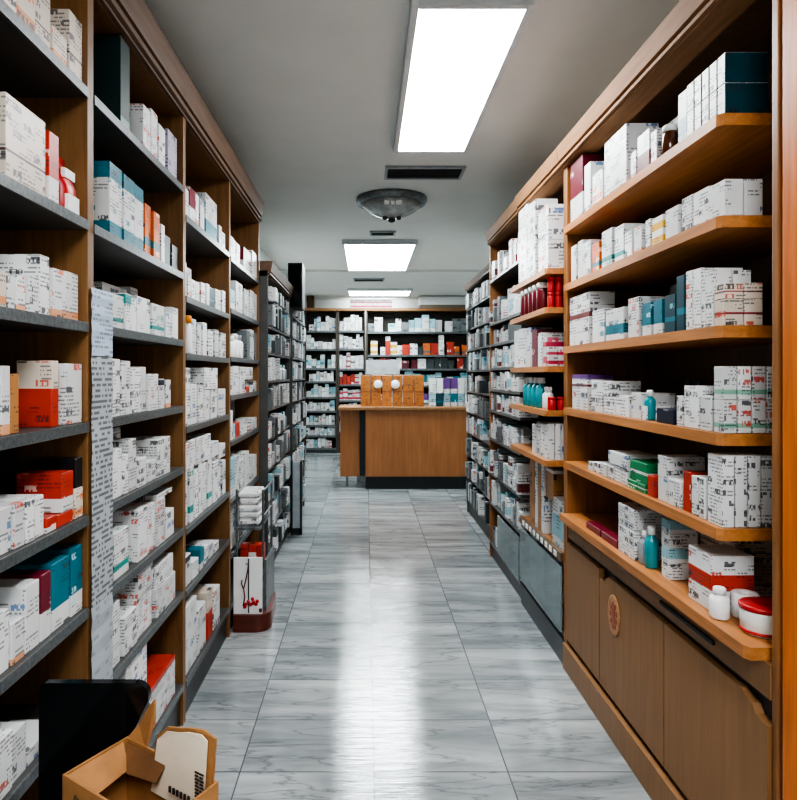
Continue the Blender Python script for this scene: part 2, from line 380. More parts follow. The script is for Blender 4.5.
R2_lv = [2.05, 1.847, 1.54, 1.31, 1.05]
R3_lv = [2.26, 1.91, 1.74, 1.55, 1.38, 1.21, .98, .70, .46, .13]
def right_bay():
    t = thing('shelving_unit', 'second unit on the right with protruding orange shelves and grey glass bin', 'shelving unit', (1.23, 3.5, 0), 'wooden shelving units along the aisle')
    y0, y1, xb = 3.075, 3.93, 1.43
    obj('side_panel', bx(B(), 1.02, xb-.016, y0, y0+.022, 0, 2.60, .002), M['wood'], t)
    obj('back_panel', bx(B(), xb-.015, xb, y0, y1, .1, 2.60), M['wood_dk'], t)
    for z in R2_lv:
        b = B(); extr(b, [(.93, y1-.06), (.93, 3.125), (.94, 3.11), (1.018, 3.11), (xb-.016, 3.11), (xb-.016, y1-.03), (1.0, y1-.03)], 'z', z-.03, z)
        obj('shelf', b, M['wood_y'], t)
    sh = obj('shelf', bx(B(), 1.024, xb-.016, y0+.023, y1, .545, .57), M['wood_y'], t)
    b = B(); bx(b, 1.004, 1.0235, y0+.023, y1, .53, .575, .002); obj('price_rail', b, M['wood_dk'], sh)
    for i in range(9): obj('price_ticket', bx(B(), .9995, 1.0036, 3.16+i*.08, 3.20+i*.08, .537, .567, .001), M['white'], sh)
    obj('bottom_shelf', bx(B(), 1.03, xb-.016, y0+.023, y1, .13, .155), M['shelf_dk'], t)
    obj('plinth', bx(B(), 1.015, xb-.016, y0+.023, y1, 0, .129, .003), M['kick'], t)
    b = B(); prof = [(1.1, 2.555), (1.005, 2.555), (1.005, 2.562), (.992, 2.564), (.992, 2.577), (1.0, 2.579), (1.0, 2.585), (.985, 2.588), (.972, 2.655), (.98, 2.665), (1.1, 2.665)]
    extr(b, prof, 'y', y0, y1); obj('cornice', b, M['cornice'], t)
    obj('top_panel', bx(B(), 1.1, xb-.016, y0+.023, y1, 2.58, 2.60), M['wood_dk'], t)
    b = B(); bx(b, 1.006, 1.016, y0+.03, y1-.003, .16, .50, .002)
    g = obj('bin_front', b, M['glass'], t); g['label'] = 'grey glass front of the low bin'
right_bay()
u3 = shelf_unit('shelving_unit', 'third unit on the right with closely spaced dark grey shelves', 1, 1.02, .41, 3.94, 4.95, R3_lv, 2.60, M['wood'], M['shelf_dk'], M['wood_dk'], near_panel=False, cornice=(2.555, 2.665, M['cornice']), kick=.12, sh_t=.018)
g3 = obj('bin_front', bx(B(), 1.006, 1.0145, 3.96, 4.6, .135, .42, .002), M['glass'], u3); g3['label'] = 'grey glass front of the low bin'
RF_lv = [2.2, 1.98, 1.76, 1.54, 1.32, 1.1, .88, .64, .4, .16]
shelf_unit('shelving_rack', 'farthest grey rack on the right beside the sales counter', 1, 1.1, .34, 5.05, 6.55, RF_lv, 2.42, M['dkboard'], M['shelf_dk'], M['dkboard'], cornice=(2.40, 2.46, M['cornice_l']), sidemat=M['metal'], sh_t=.016)
# ------------------------------------------------------------------ carton styles
Wc = s2l(226, 227, 226); Gw = s2l(205, 208, 208); Be = s2l(222, 208, 192); RED = s2l(192, 58, 38); TE = s2l(20, 118, 136); TED = s2l(14, 66, 78)
ORG = s2l(222, 108, 44); GRN = s2l(28, 140, 84); NAV = s2l(28, 34, 58); BLK = s2l(30, 32, 36); MAR = s2l(120, 26, 48); YEL = s2l(226, 176, 60)
PUR = s2l(112, 70, 140); LAV = s2l(186, 180, 196); KR = s2l(176, 122, 70); DGR = s2l(24, 48, 48); BLU = s2l(70, 110, 160); PNK = s2l(200, 60, 90); BRN = s2l(96, 56, 40); GRT = s2l(26, 150, 140)
# style: (words, base, accent, [(lo, hi, colour)], text density, side colour, top colour)
ST = {
 'W': ('plain white medicine box', Wc, BLU, [], .55, None, None),
 'Wk': ('white box with dark print', Wc, BLK, [], 1.15, None, None),
 'Wr': ('white box with red print', Wc, RED, [], 1.0, None, None),
 'Wg': ('white box with green print', Wc, GRT, [(.18, .3, GRT)], .8, None, None),
 'Wb': ('white box with blue print', Wc, BLU, [], 1.0, None, None),
 'Wo': ('white box with orange print', Wc, ORG, [(.0, .16, s2l(232, 170, 130))], .95, None, None),
 'Wt': ('white box with teal print', Wc, TE, [], .9, None, None),
 'Wm': ('white box with maroon print', Wc, MAR, [(.1, .5, s2l(120, 60, 60))], .8, None, None),
 'Wn': ('white box with navy top', Wc, NAV, [(.78, .97, NAV)], .7, None, None),
 'WT': ('white box with teal band', Wc, TE, [(.2, .5, TE)], .6, None, None),
 'Wtt': ('white box with teal top', Wc, TE, [(.72, .97, GRT)], .6, None, None),
 'WTl': ('white box, teal lower part', Gw, TE, [(.0, .38, TE)], .9, None, None),
 'TW': ('teal box, white lower band', TE, s2l(180, 220, 226), [(.0, .32, Wc)], .5, None, None),
 'TWT': ('teal and white striped box', Wc, TE, [(.78, 1.01, TE), (.0, .2, TE)], .9, None, None),
 'T': ('dark teal medicine box', TED, s2l(120, 190, 200), [(.3, .42, TE)], .4, None, None),
 'R': ('red medicine box', RED, s2l(240, 220, 210), [], .5, None, None),
 'RW': ('red box, white lower part', RED, s2l(240, 200, 190), [(.0, .36, Wc)], .5, None, None),
 'WR': ('white box, red lower part', Be, RED, [(.0, .58, RED)], .6, None, None),
 'Rt': ('white box with red top', Wc, RED, [(.88, 1.01, RED)], .8, None, RED),
 'O': ('orange medicine box', ORG, s2l(250, 220, 180), [(.2, .35, s2l(60, 120, 130))], .6, None, None),
 'G': ('green medicine box', GRN, s2l(220, 240, 226), [(.42, .55, Wc)], .5, None, None),
 'N': ('flat navy box', NAV, Gw, [], .35, None, None),
 'D': ('black medicine box', BLK, s2l(170, 176, 180), [], .4, None, None),
 'DG': ('tall dark green box', DGR, s2l(90, 130, 130), [(.0, .12, s2l(92, 126, 124))], .0, DGR, None),
 'M': ('maroon medicine box', MAR, s2l(220, 180, 180), [], .5, None, None),
 'MW': ('maroon box, white lower part', MAR, Gw, [(.0, .42, Wc)], .5, None, None),
 'Y': ('yellow and white box', Wc, YEL, [(.12, .32, YEL), (.55, .8, YEL)], .5, None, None),
 'V': ('pale lavender box', LAV, PUR, [], .7, None, None),
 'P': ('purple medicine box', PUR, Gw, [(.0, .3, Wc)], .5, None, None),
 'PK': ('white box with pink bands', Wc, PNK, [(.1, .3, PNK), (.6, .75, PNK)], .7, None, None),
 'K': ('brown cardboard box', KR, BRN, [], .3, None, None),
 'KW': ('brown box with white lid', KR, BRN, [(.9, 1.01, Wc)], .2, None, Wc),
 'B': ('plain beige packet box', Be, BRN, [], .3, None, None),
 'Bt': ('beige box with dark print', Be, s2l(70, 60, 70), [(.33, .36, BRN)], 1.0, None, None),
 'Bo': ('beige box with orange print', Be, ORG, [(.1, .3, s2l(226, 150, 100))], .9, None, None),
 'WsT': ('white box with teal end', Wc, BLK, [], .8, TED, None),
 'Wrg': ('white box with green stripe', Wc, RED, [(.16, .3, s2l(140, 190, 168))], 1.0, None, None),
 'Wrr': ('white box with red stripe', Be, RED, [(.42, .5, s2l(150, 60, 66))], .9, None, None),
 'Wrb': ('white box with red panel', Wc, RED, [(.38, .66, RED)], .9, None, None),
 'S': ('grey medicine box', s2l(120, 126, 128), BLK, [], .7, None, None),
 'SD': ('dark grey box', s2l(60, 68, 70), Gw, [], .3, None, None),
 'WP': ('plain white storage box', Wc, Gw, [(.0, .3, s2l(120, 110, 100))], .0, None, None),
 'KD': ('dark brown box', s2l(84, 58, 38), BRN, [], .0, None, None),
 'OR': ('tall orange box', s2l(178, 110, 50), BRN, [(.44, .5, s2l(150, 84, 36))], .9, None, None),
 'BL': ('pale blue medicine box', s2l(150, 196, 206), TE, [(.0, .3, Wc)], .6, None, None),
}
def carton_bm(w, d, h, st, bev=.0014, us=1.0, gr=(.9, 1.04)):
    """front faces -y, base at z=0, centred in x and y. Returns bmesh with colour + uv layers."""
    words, base, acc, bands, den, sidec, topc = ST[st]
    t = bmesh.new(); bmesh.ops.create_cube(t, size=1)
    for v in t.verts: v.co = Vector((v.co.x*w, v.co.y*d, (v.co.z+.5)*h))
    bv = min(bev, (.06 if bev < .01 else .3)*min(w, d, h))
    bmesh.ops.bevel(t, geom=t.edges[:], offset=bv, segments=1, affect='EDGES')
    zs = set()
    for lo, hi, c in bands:
        for q in (lo, hi):
            if .02 < q < .98: zs.add(q)
    for q in zs:
        bmesh.ops.bisect_plane(t, geom=t.verts[:]+t.edges[:]+t.faces[:], plane_co=(0, 0, q*h), plane_no=(0, 0, 1))
    t.normal_update()
    cl = t.loops.layers.float_color.new('Col'); al = t.loops.layers.float_color.new('Acc'); ul = t.loops.layers.uv.new('UVMap')
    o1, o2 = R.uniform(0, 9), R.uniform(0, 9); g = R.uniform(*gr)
    for f in t.faces:
        n = f.normal; c = f.calc_center_median(); col = base; dn = den
        q = c.z/h
        for lo, hi, bc in bands:
            if lo <= q <= hi: col = bc
        if sidec and abs(n.x) > .6: col = sidec; dn = den*.7
        if n.z > .6:
            col = topc or (bands and [b[2] for b in bands if b[1] > 1] or [base])[0]; dn = den*.35
        for l in f.loops:
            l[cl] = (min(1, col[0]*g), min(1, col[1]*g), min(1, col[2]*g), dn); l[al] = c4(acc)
            p = l.vert.co
            if abs(n.z) > .7: l[ul].uv = (p.x*us+o1, p.y*us+o2)
            elif abs(n.x) > .7: l[ul].uv = (p.y*us+o1+1.3, p.z*us+o2)
            else: l[ul].uv = (p.x*us+o1, p.z*us+o2)
    return t

ORD = ['first', 'second', 'third', 'fourth', 'fifth', 'sixth', 'seventh', 'eighth', 'ninth', 'tenth', 'eleventh', 'twelfth', 'thirteenth', 'fourteenth',
       'fifteenth', 'sixteenth', 'seventeenth', 'eighteenth', 'nineteenth', 'twentieth', 'twenty-first', 'twenty-second', 'twenty-third', 'twenty-fourth', 'twenty-fifth',
       'twenty-sixth', 'twenty-seventh', 'twenty-eighth', 'twenty-ninth', 'thirtieth', 'thirty-first', 'thirty-second', 'thirty-third', 'thirty-fourth', 'thirty-fifth',
       'thirty-sixth', 'thirty-seventh', 'thirty-eighth', 'thirty-ninth', 'fortieth']
def shelf_word(i, n):
    return ('top shelf' if i == 0 else 'bottom shelf' if i == n-1 else ORD[i]+' shelf')
BOXES = []    # every carton: dict(x0,x1,y0,y1,z,h,face,st,unit,shelf,row,near)
BOTS = []     # round containers
def proj(x, y, z): return CU+F*x/y, CV-F*(z-EYE)/y
def add_box(x0, x1, y0, y1, z, h, face, st, unit, shelf, row='front'):
    g = .0009
    BOXES.append(dict(x0=min(x0, x1)+g, x1=max(x0, x1)-g, y0=y0+g, y1=y1-g, z=z+.0006, h=h, face=face, st=st, unit=unit, shelf=shelf, row=row))
def row(side, xf, z, unit, shelf, spec, yr=None, dep=.12, hmax=9):
    """spec: 'u0-u1:vtop:style[:flag]' with pixel columns of the front face; flags up / back, dX.XX depth"""
    fronts = []
    for tok in spec.split():
        p = tok.split(':'); a, b = p[0].rsplit('-', 1); u0, u1 = float(a), float(b)
        fl = p[3:] ; st = p[2]; d = dep
        for q in fl:
            if q[0] == 'd' and q[1:2].isdigit() or q[:2] == 'd.': d = float(q[1:])
        rw = 'up' if 'up' in fl else 'back' if 'back' in fl else 'front'
        off = dep+.012+R.uniform(0, .01) if rw == 'back' else R.uniform(0, .008)
        x = abs(xf)+off
        Y = lambda u: abs(xf)*F/abs(u-CU)
        ya, yb = sorted((Y(u0), Y(u1)))
        if yr: ya, yb = max(ya, yr[0]+.004), min(yb, yr[1]-.004)
        if yb-ya < .008: continue
        ym = (ya+yb)/2
        zb = z
        if rw == 'up':
            sup = [f for f in fronts if f[0] < yb-.003 and f[1] > ya+.003]
            if sup: zb = max(f[2] for f in sup)+.001
        if p[1][0] == 'h': h = float(p[1][1:])
        else: h = EYE-(float(p[1])-CV)*ym/F-zb
        if h < .012: h = .03
        h = min(h, hmax-(zb-z))
        if rw == 'front': fronts.append((ya, yb, z+h))
        add_box(side*x, side*(x+d), ya, yb, zb, h, 'L' if side < 0 else 'R', st, unit, shelf, rw)

# ------------------------------------------------------------------ left bays
def bay(side, xf, lv, unit, rows, yr, top, dep=.12):
    n = len(lv)
    for i, spec in rows.items():
        up = (lv[i-1]-.032 if i else top)-lv[i]
        row(side, xf, lv[i], unit, shelf_word(i, n), spec, yr, dep, up-.006)
bay(-1, .787, L_lv, 'nearest left bay', {
 0: '0-19:-30:Bt 19.5-38:-25:Bo 38.5-54:-12:Bt 54.5-69:33:Bo 71-87:17:Bt',
 1: '8-48:108:Bt:d.05 50-60:134:RW:d.08',
 2: '1-9:271:Bo 10-19:275:Wk 20-29:276:Wo 30-40:276:Wk 41-51:256:Wk 54-67:270:Wo 68-81:273:Wo 52-63:258:Wk:back',
 3: '2-11:366:Wo 14-23:374:K 54.5-62:361:WR:d.09 68-87:364:Wr',
 4: '1-14:508:W 15-26:503:Wr 27-35.5:500:Wk 36.5-46:496:Wr 47-57:517:RW 58-74:512:R 76-87:488:Bo 62-74:472:RW:up 77-87:458:D:up 40-70:459:D:back',
 5: '1-13:612:W 14-27:620:Wo 28-42:583:W 43-53:573:MW 54-72:560:TW 73-87:547:TW',
 6: '1-14:735:Wr 15-30:729:Wk 31-60:735:W 2-20:690:W:back 22-39:686:W:back'}, (1.0, 1.680), 2.598)
bay(-1, .787, L_lv, 'second left bay', {
 0: '121.5-131:8:DG:d.3 144-151.5:108:Wr 152-158.5:112:Wr 159-163:125:Wr 163.5-167:129:W 169-178:134:V',
 1: '112-124.5:166:TWT 125-136:178:TWT 137-146:187:TWT 147-153:205:O 154-160:213:O 162-165.5:225:W 166-172.5:236:D 173-179:246:D',
 2: '100-111:296:W 112-125:295:Wg 126-132:294:Wtt 133-138:299:W 139-152:298:W 153-165:305:Wg 166-172:313:W 173-179:308:W 116-137:282:W:back 142-163:286:W:back 165-171:288:W:back',
 3: '110-121:359:Wk 122-131:361:Wk 132-141:368:Wk 142-148:367:Wk 149-159:374:Wr 160-166:379:Wn 167-172:380:Wo 134-150:361:Wk:back',
 4: '112-124:450:Wk 125-129:455:Wk 130-138:439:Wk 139-147:458:Wk 148-157:461:Wk 158-171:438:Wk 146-157:428:Wk:back 118-128:430:S:back',
 5: '116-131:530:Wg 139-149:508:Wr 150-157:504:Wr 158-166:499:Wr 167-175:510:W 159-174:491:Wk:up',
 6: '114-122:603:Wk 125-138:612:Wk 139-154:592:Wr 157-176:580:Wr 139-154:566:Wr:up 158-175:560:Wk:up',
 7: '127-148:651:W 150-176:672:Rt'}, (1.720, 2.558), 2.598)
bay(-1, .787, L3_lv, 'third left bay', {
 0: '185-189:189:W 190-196:189:MW 197-200:195:Wr 201-205:201:W 207-218:199:WTl 220-222.5:226:W 223-226:233:W',
 1: '185-188.5:262:W 189-192:278:Wr 192.5-196.5:280:Wr 197-201:282:W 202-206:283:Wr 207-210:284:W 211-216:288:T 217-222:290:W 223-226:291:W 186-190:258:W:back 191-199:259:Wr:back 200-204:263:W:back 206-217:266:W:back',
 2: '193-198:319:W 199-203:325:Wk 204-208:323:W 209-214:331:Wk 215-219:330:W 220-226:333:Wk 200-218:320:S:back',
 3: '185-191:368:Wk 192-198:384:W 199-204:385:Wk 205-211:390:W 212-218:389:Wk 219-226:389:W 205-218:368:Wk:up',
 4: '185-189:470:Wk 190-194:466:Wg 195-199:470:Wt 200-203.5:463:Wk 204-208:463:W 209-213:459:Wg 214-218:462:Wk 219-222:459:W 223-226:460:Wk 185-190:444:Wr:up 191-196:440:Wr:up 197-202:438:Wr:up 203-211:435:W:up 212-219:442:W:up 220-226:444:Wk:up',
 5: '185-192:556:Wn 193-199:560:Wk 201-205:548:TW 206-210:546:Wg 211-215:543:W 216-220:542:Wk',
 6: '185-198:603:W 199-207:606:Wk 208-213:590:WR 214-220:588:Wr'}, (2.598, 3.417), 2.58)
bay(-1, .787, L4_lv, 'fourth left bay', {
 0: '231-234:237:W 234.5-237:240:Wr 237.5-241:244:W 245-252:250:MW 252.5-256:252:W 256.5-258.5:255:W 236-257:236:S:back',
 1: '231-236:290:BL 236.5-243:283:W 246-250:290:Wk 250.5-254:291:Wr 254.5-258.5:294:W',
 2: '248-251:331:S 251.5-255:330:Wk 255.5-258.5:333:S',
 3: '231-234:367:Wk 234.5-240:366:W 241-246:380:W 246.5-250:386:R 251-254:385:W 255-258.5:381:Wk 241-254:367:Wk:up',
 4: '231-233.5:411:W 234-236.5:424:BL 237-241:422:R 241.5-244:426:W 244.5-248:425:Wr 248.5-252:424:PK 252.5-258.5:418:Wk 233-239:404:S:back 246-254:398:S:back',
 5: '231-236:458:BL 236.5-241:456:W 241.5-245:460:Wk 245.5-250:452:W 250.5-254:455:Wk 254.5-258.5:455:W',
 6: '231-240:490:W 241-250:493:Wk'}, (3.457, 4.36), 2.58)
# ------------------------------------------------------------------ right cabinet
U1 = 'near right cabinet'
bay(1, 1.02, R1_lv+[.795], U1, {
 0: '569-581:160:MW 584-590:164:W 591-601:172:Wo 604-626:134:Wb 629-634.5:152:Wo 636-648:133:Wm 650-656:131:Wk 676-685:92:WT 629-643:118:Wr:back',
 1: '570-575:246:Wt 576-581:241:W 582-590:242:W 592-599:243:O 601-611:230:Wg 613-622:226:Wg 624-631:232:W 633-641:227:Wo 643-648:220:Wb 650-661:217:Y 664-677:208:W 679-690:197:Wk 692-708:190:Wk',
 2: '591-603:310:Wt 605-623:309:WT 627-638:298:Wr 640-649:303:TW 651-660:300:TW 662-673:295:T 675-683:276:T 684-691:271:Wr 692-700:269:Wk  632-662:282:SD:back',
 3: '590-601:396:Wk 602-613:397:Wk 614-627:396:Wk 590-609:381:Wk:up 629-639:393:W 641-645:406:W 656-673:409:N 675-681:396:Wk 683-697:386:Wk 699-710:396:Wk',
 4: '587-592:462:Wk 593-598:463:Wk 599-605:464:Wk 607-612:466:Wk 613-618:467:Wk 619-625:468:Wk 607-625:453:W:up 627-636:480:G 637-645:484:G 628-645:462:G:up 647-654:476:R 656-666:478:W 656-666:456:Wk:up 667-679:480:Wk 681-689:472:R 691-697:476:Wk 698-704:478:Wk'},
 (1.70, 3.03), 2.55, .13)
def stackbox(x, d, ua, ub, z, hs, sts, unit, shelf, side=1):
    Y = lambda u: abs(x)*F/abs(u-CU)
    ya, yb = sorted((Y(ua), Y(ub)))
    for i, (h, s) in enumerate(zip(hs, sts)):
        add_box(x, x+d*side, ya, yb, z, h, 'R' if side > 0 else 'L', s, unit, shelf, 'front' if i == 0 else 'up'); z += h+.0012
# top-right teal ended stack
for a, b in ((686.5, 693.5), (694, 701), (701.5, 708.5), (709, 716.5), (717, 725)):
    stackbox(1.02, .125, a, b, R1_lv[0], (.088, .086), ('WsT', 'WsT'), U1, 'top shelf')
def camrow(x0, w, n, yn, d, z, hs, sts, unit, shelf, gap=.002):
    for i in range(n):
        zz = z
        for j, (h, s) in enumerate(zip(hs, sts)):
            add_box(x0+i*(w+gap), x0+i*(w+gap)+w, yn, yn+d, zz, h, 'C', s, unit, shelf, 'cam%d' % j); zz += h+.0012
camrow(1.02, .054, 2, 1.706, .085, 1.95, (.105,), ('W',), U1, 'second shelf')
camrow(1.02, .054, 2, 1.706, .055, 1.638, (.075, .045), ('Wrr', 'Wrr'), U1, 'third shelf')
camrow(1.021, .056, 2, 1.765, .065, 1.638, (.168,), ('Wk',), U1, 'third shelf')
camrow(1.02, .0395, 4, 1.712, .05, 1.33, (.095, .095), ('Wrg', 'Wrg'), U1, 'fourth shelf')
camrow(1.018, .036, 4, 1.715, .075, 1.06, (.205,), ('Wk',), U1, 'fifth shelf')
stackbox(1.02, .12, 569.5, 589, 1.638, (.058, .06, .058, .06), ('W', 'Wt', 'Wm', 'Wk'), U1, 'third shelf')
stackbox(1.02, .12, 572, 587.5, 1.33, (.055, .05, .028, .03), ('W', 'Wr', 'Wm', 'P'), U1, 'fourth shelf')
# counter shelf
CS = 'counter shelf'
stackbox(1.01, .05, 586, 600, .795, (.03,), ('M',), U1, CS)
stackbox(1.01, .05, 601, 617, .795, (.032,), ('M',), U1, CS)
stackbox(1.01, .26, 618, 634, .795, (.105, .085), ('Wk', 'Wk'), U1, CS)
stackbox(1.035, .10, 661, 669, .795, (.055, .05, .05, .045), ('Wk', 'BL', 'Wt', 'BL'), U1, CS)
stackbox(1.02, .13, 688, 711, .795, (.165,), ('Wrb',), U1, CS)
stackbox(1.17, .12, 700, 735, .795, (.10, .10), ('Bt', 'Bt'), U1, CS)
stackbox(1.165, .11, 678, 692, .795, (.17,), ('Wk',), U1, CS)
# second right unit, near half
U2 = 'second right bay'
bay(1, .95, R2_lv+[.57], U2, {
 0: '518-526:208:Wr 527-535:203:Wk 537-545.5:208:Wr', 
 2: '512-517:331:W 518-524:329:Wr 525-530:328:W 531-536:330:M 537-541:333:Wr 542-545:334:PK',
 4: '531-534:424:Wk 535-538:422:W 539-542:424:Wk 543-546:425:W'}, (3.13, 3.86), 2.52, .13)
camrow(.95, .095, 1, 3.132, .04, 2.05, (.15, .17), ('Wk', 'Wb'), U2, 'top shelf')
camrow(.955, .03, 3, 3.13, .035, 1.05, (.19,), ('W',), U2, 'fifth shelf')
camrow(.952, .05, 2, 3.13, .035, 1.54, (.10,), ('PK',), U2, 'third shelf')
bs = 'low shelf'
add_box(1.03, 1.2, 3.13, 3.32, .57, .17, 'R', 'BL', U2, bs); add_box(1.03, 1.2, 3.13, 3.3, .7412, .085, 'R', 'Wk', U2, bs, 'up')
add_box(1.06, 1.25, 3.335, 3.43, .57, .22, 'R', 'Wk', U2, bs); add_box(1.04, 1.3, 3.33, 3.47, .7912, .17, 'R', 'KW', U2, bs, 'up')
add_box(1.03, 1.3, 3.48, 3.53, .57, .40, 'R', 'W', U2, bs); add_box(1.03, 1.3, 3.535, 3.60, .57, .36, 'R', 'K', U2, bs)
add_box(1.03, 1.3, 3.605, 3.66, .57, .42, 'R', 'W', U2, bs); add_box(1.03, 1.3, 3.67, 3.78, .57, .39, 'R', 'K', U2, bs)
for i, (a, b, h) in enumerate(((3.5, 3.66, .3), (3.68, 3.84, .33), (3.86, 3.92, .3))):
    add_box(1.05, 1.25, a, b, .156, h, 'R', 'Wt', U2, 'glass bin')

# ------------------------------------------------------------------ seeded rows for the far racks
PAL = ['W', 'W', 'Wk', 'Wk', 'Wb', 'Wr', 'Wk', 'S', 'Wt', 'Wg', 'BL', 'Wm']
def auto(side, xf, z, y0, y1, hr, unit, shelf, pal=PAL, wr=(.035, .085), dep=.11, up=.3, clear=.2, xo=(0, .02)):
    y = y0; last = None
    while y < y1-.03:
        w = min(R.uniform(*wr), y1-y)
        if R.random() < .06: y += .03; continue
        h = min(R.uniform(*hr), clear); st = R.choice(pal); x = side*(xf+R.uniform(*xo))
        add_box(x, x+side*dep, y, y+w, z, h, 'L' if side < 0 else 'R', st, unit, shelf)
        if h < clear-.05 and R.random() < up:
            add_box(x, x+side*dep, y, y+w, z+h+.001, min(clear-h-.004, R.uniform(.03, .07)), 'L' if side < 0 else 'R', R.choice(pal), unit, shelf, 'up')
        y += w+.002
G_PAL = ['S', 'S', 'Wk', 'Wk', 'W', 'Wk', 'BL', 'SD', 'Wr', 'S']
for i, z in enumerate(LB_lv):
    top = (LB_lv[i-1] if i else 2.2)-z-.035
    auto(-1, BX+.012, z, 4.45, 5.64 if i not in (3, 5) else 5.2, (.08, .2), 'left dark rack', shelf_word(i, 10), G_PAL, (.045, .1), .15, .5, top, (-.045, .01))
    auto(-1, BX-.008, z, 5.74, 6.82, (.08, .2), 'last left rack', shelf_word(i, 10), G_PAL, (.045, .1), .15, .5, top, (-.045, .01))
R3P = ['W', 'Wk', 'Wk', 'BL', 'S', 'Wr', 'Wt', 'W', 'Wm']
for i, z in enumerate(R3_lv):
    top = (R3_lv[i-1] if i else 2.54)-z-.035
    if i == 2:
        add_box(1.03, 1.2, 3.98, 4.35, z, .13, 'R', 'SD', 'third right bay', 'third shelf'); auto(1, 1.032, z, 4.37, 4.92, (.07, .13), 'third right bay', shelf_word(i, 10), R3P, (.04, .09), .13, .2, top); continue
    auto(1, 1.032, z, 3.97, 4.92, (.08, .15), 'third right bay', shelf_word(i, 10), R3P, (.035, .08), .13, .5, top, (-.03, .01) if i < 9 else (0, .01))
for i, z in enumerate(RF_lv):
    auto(1, 1.112, z, 5.1 if i not in (1, 4, 6) else 5.6, 6.5, (.08, .2), 'far right rack', shelf_word(i, 10), G_PAL, (.045, .11), .15, .5, (RF_lv[i-1] if i else 2.38)-z-.035, (-.045, .01))

# ------------------------------------------------------------------ back wall shelving
YF = 11.4
def back_unit(name, label, x0, x1, lv, top, dark):
    t = thing(name, label, 'shelving unit', ((x0+x1)/2, YF+.2, 0), 'shelving against the back wall')
    for xx in (x0, x1-.03): obj('side_panel', bx(B(), xx, xx+.03, YF, YF+.38, 0, top, .002), M['dkboard'], t)
    obj('back_panel', bx(B(), x0+.03, x1-.03, YF+.36, YF+.38, 0, top), M['dkboard'], t)
    for z in lv:
        s_ = obj('shelf', bx(B(), x0+.031, x1-.031, YF+.006, YF+.359, z-.03, z), M['shelf_dk'], t)
        obj('price_rail', bx(B(), x0+.031, x1-.031, YF-.004, YF+.0055, z-.034, z+.004), M['rail'], s_)
    obj('top_board', bx(B(), x0, x1, YF-.03, YF+.38, top+.001, top+.05, .004), M['cornice'], t)
    obj('kick_plate', bx(B(), x0+.031, x1-.031, YF+.02, YF+.035, 0, lv[-1]-.031), M['kick'], t)
    return t
LVA = [2.32, 1.975, 1.61, 1.36, 1.06, .80, .53, .33, .09]
LVB = [2.32, 1.98, 1.60, 1.30, 1.0, .7, .4]
LVC = [2.30, 1.86, 1.60, 1.28, .95, .6, .3]
back_unit('shelving_unit', 'dark shelves against the back wall, left of the counter, with open floor before it', -1.18, -.545, LVA, 2.70, 0)
back_unit('shelving_unit', 'narrow dark shelves of red and white products left on back wall', -.54, -.01, LVB, 2.70, 0)
back_unit('shelving_unit', 'wide dark back wall shelves behind the counter display', 0, 1.98, LVC, 2.70, 0)
def autoback(x0, x1, z, hr, unit, shelf, pal, wr=(.05, .095), clear=.25, up=.4):
    x = x0
    while x < x1-.05:
        w = min(R.uniform(*wr), x1-x); h = min(clear, R.uniform(*hr)); yo = YF+.03+R.uniform(0, .03)
        if R.random() < .08: x += .05; continue
        st = R.choice(pal); add_box(x, x+w, yo, yo+.14, z, h, 'C', st, unit, shelf)
        if h < clear-.07 and R.random() < up: add_box(x, x+w, yo, yo+.14, z+h+.001, min(clear-h-.005, .09), 'C', R.choice(pal), unit, shelf, 'up')
        x += w+.004
for i, z in enumerate(LVA): autoback(-1.14, -.58, z, (.1, .2), 'back left shelves', shelf_word(i, 9), ['W', 'Wk', 'Wk', 'W', 'BL', 'Wr', 'Wb'], clear=(LVA[i-1] if i else 2.68)-z-.05)
for i, z in enumerate(LVB): autoback(-.505, -.05, z, (.14, .24), 'back narrow shelves', shelf_word(i, 7), [['W', 'Wr'], ['W', 'Wk'], ['PK', 'Wr', 'W'], ['PK', 'W', 'R'], ['PK', 'PK', 'W'], ['W'], ['W']][i], clear=(LVB[i-1] if i else 2.68)-z-.05, up=.6)
CP = [['BL', 'S', 'S', 'W', 'Wk'], ['SD', 'Wk', 'O', 'Y', 'O', 'W', 'R', 'Wk', 'W'], ['W', 'R', 'W', 'M', 'W', 'SD', 'M'], ['BL', 'W', 'TW', 'TW', 'BL', 'T'], ['W', 'P', 'BL', 'W', 'PK'], ['BL', 'W'], ['W']]
for i, z in enumerate(LVC):
    autoback(.04, 1.94, z, (.15, .3), 'back wide shelves', shelf_word(i, 7), CP[i], (.09, .16), (LVC[i-1] if i else 2.68)-z-.05, .3)
BT = 2.751
for nm, lab, cat, x0, x1, h, st in (('display_carton', 'white and red printed carton lying on top of back shelves', 'box', -.30, .5, .17, 'PK'),
                              ('storage_box', 'long white storage box on top of back shelves, at right', 'box', 1.02, 1.92, .23, 'WP'),
                              ('storage_box', 'small brown box on top of back shelves, far left', 'box', -1.13, -.99, .24, 'KD')):
    b = carton_bm(x1-x0, .28, h, st, .01)
    o = obj(nm, b, M['carton']); o.location = ((x0+x1)/2, YF+.17, BT); tag(o, lab, cat)

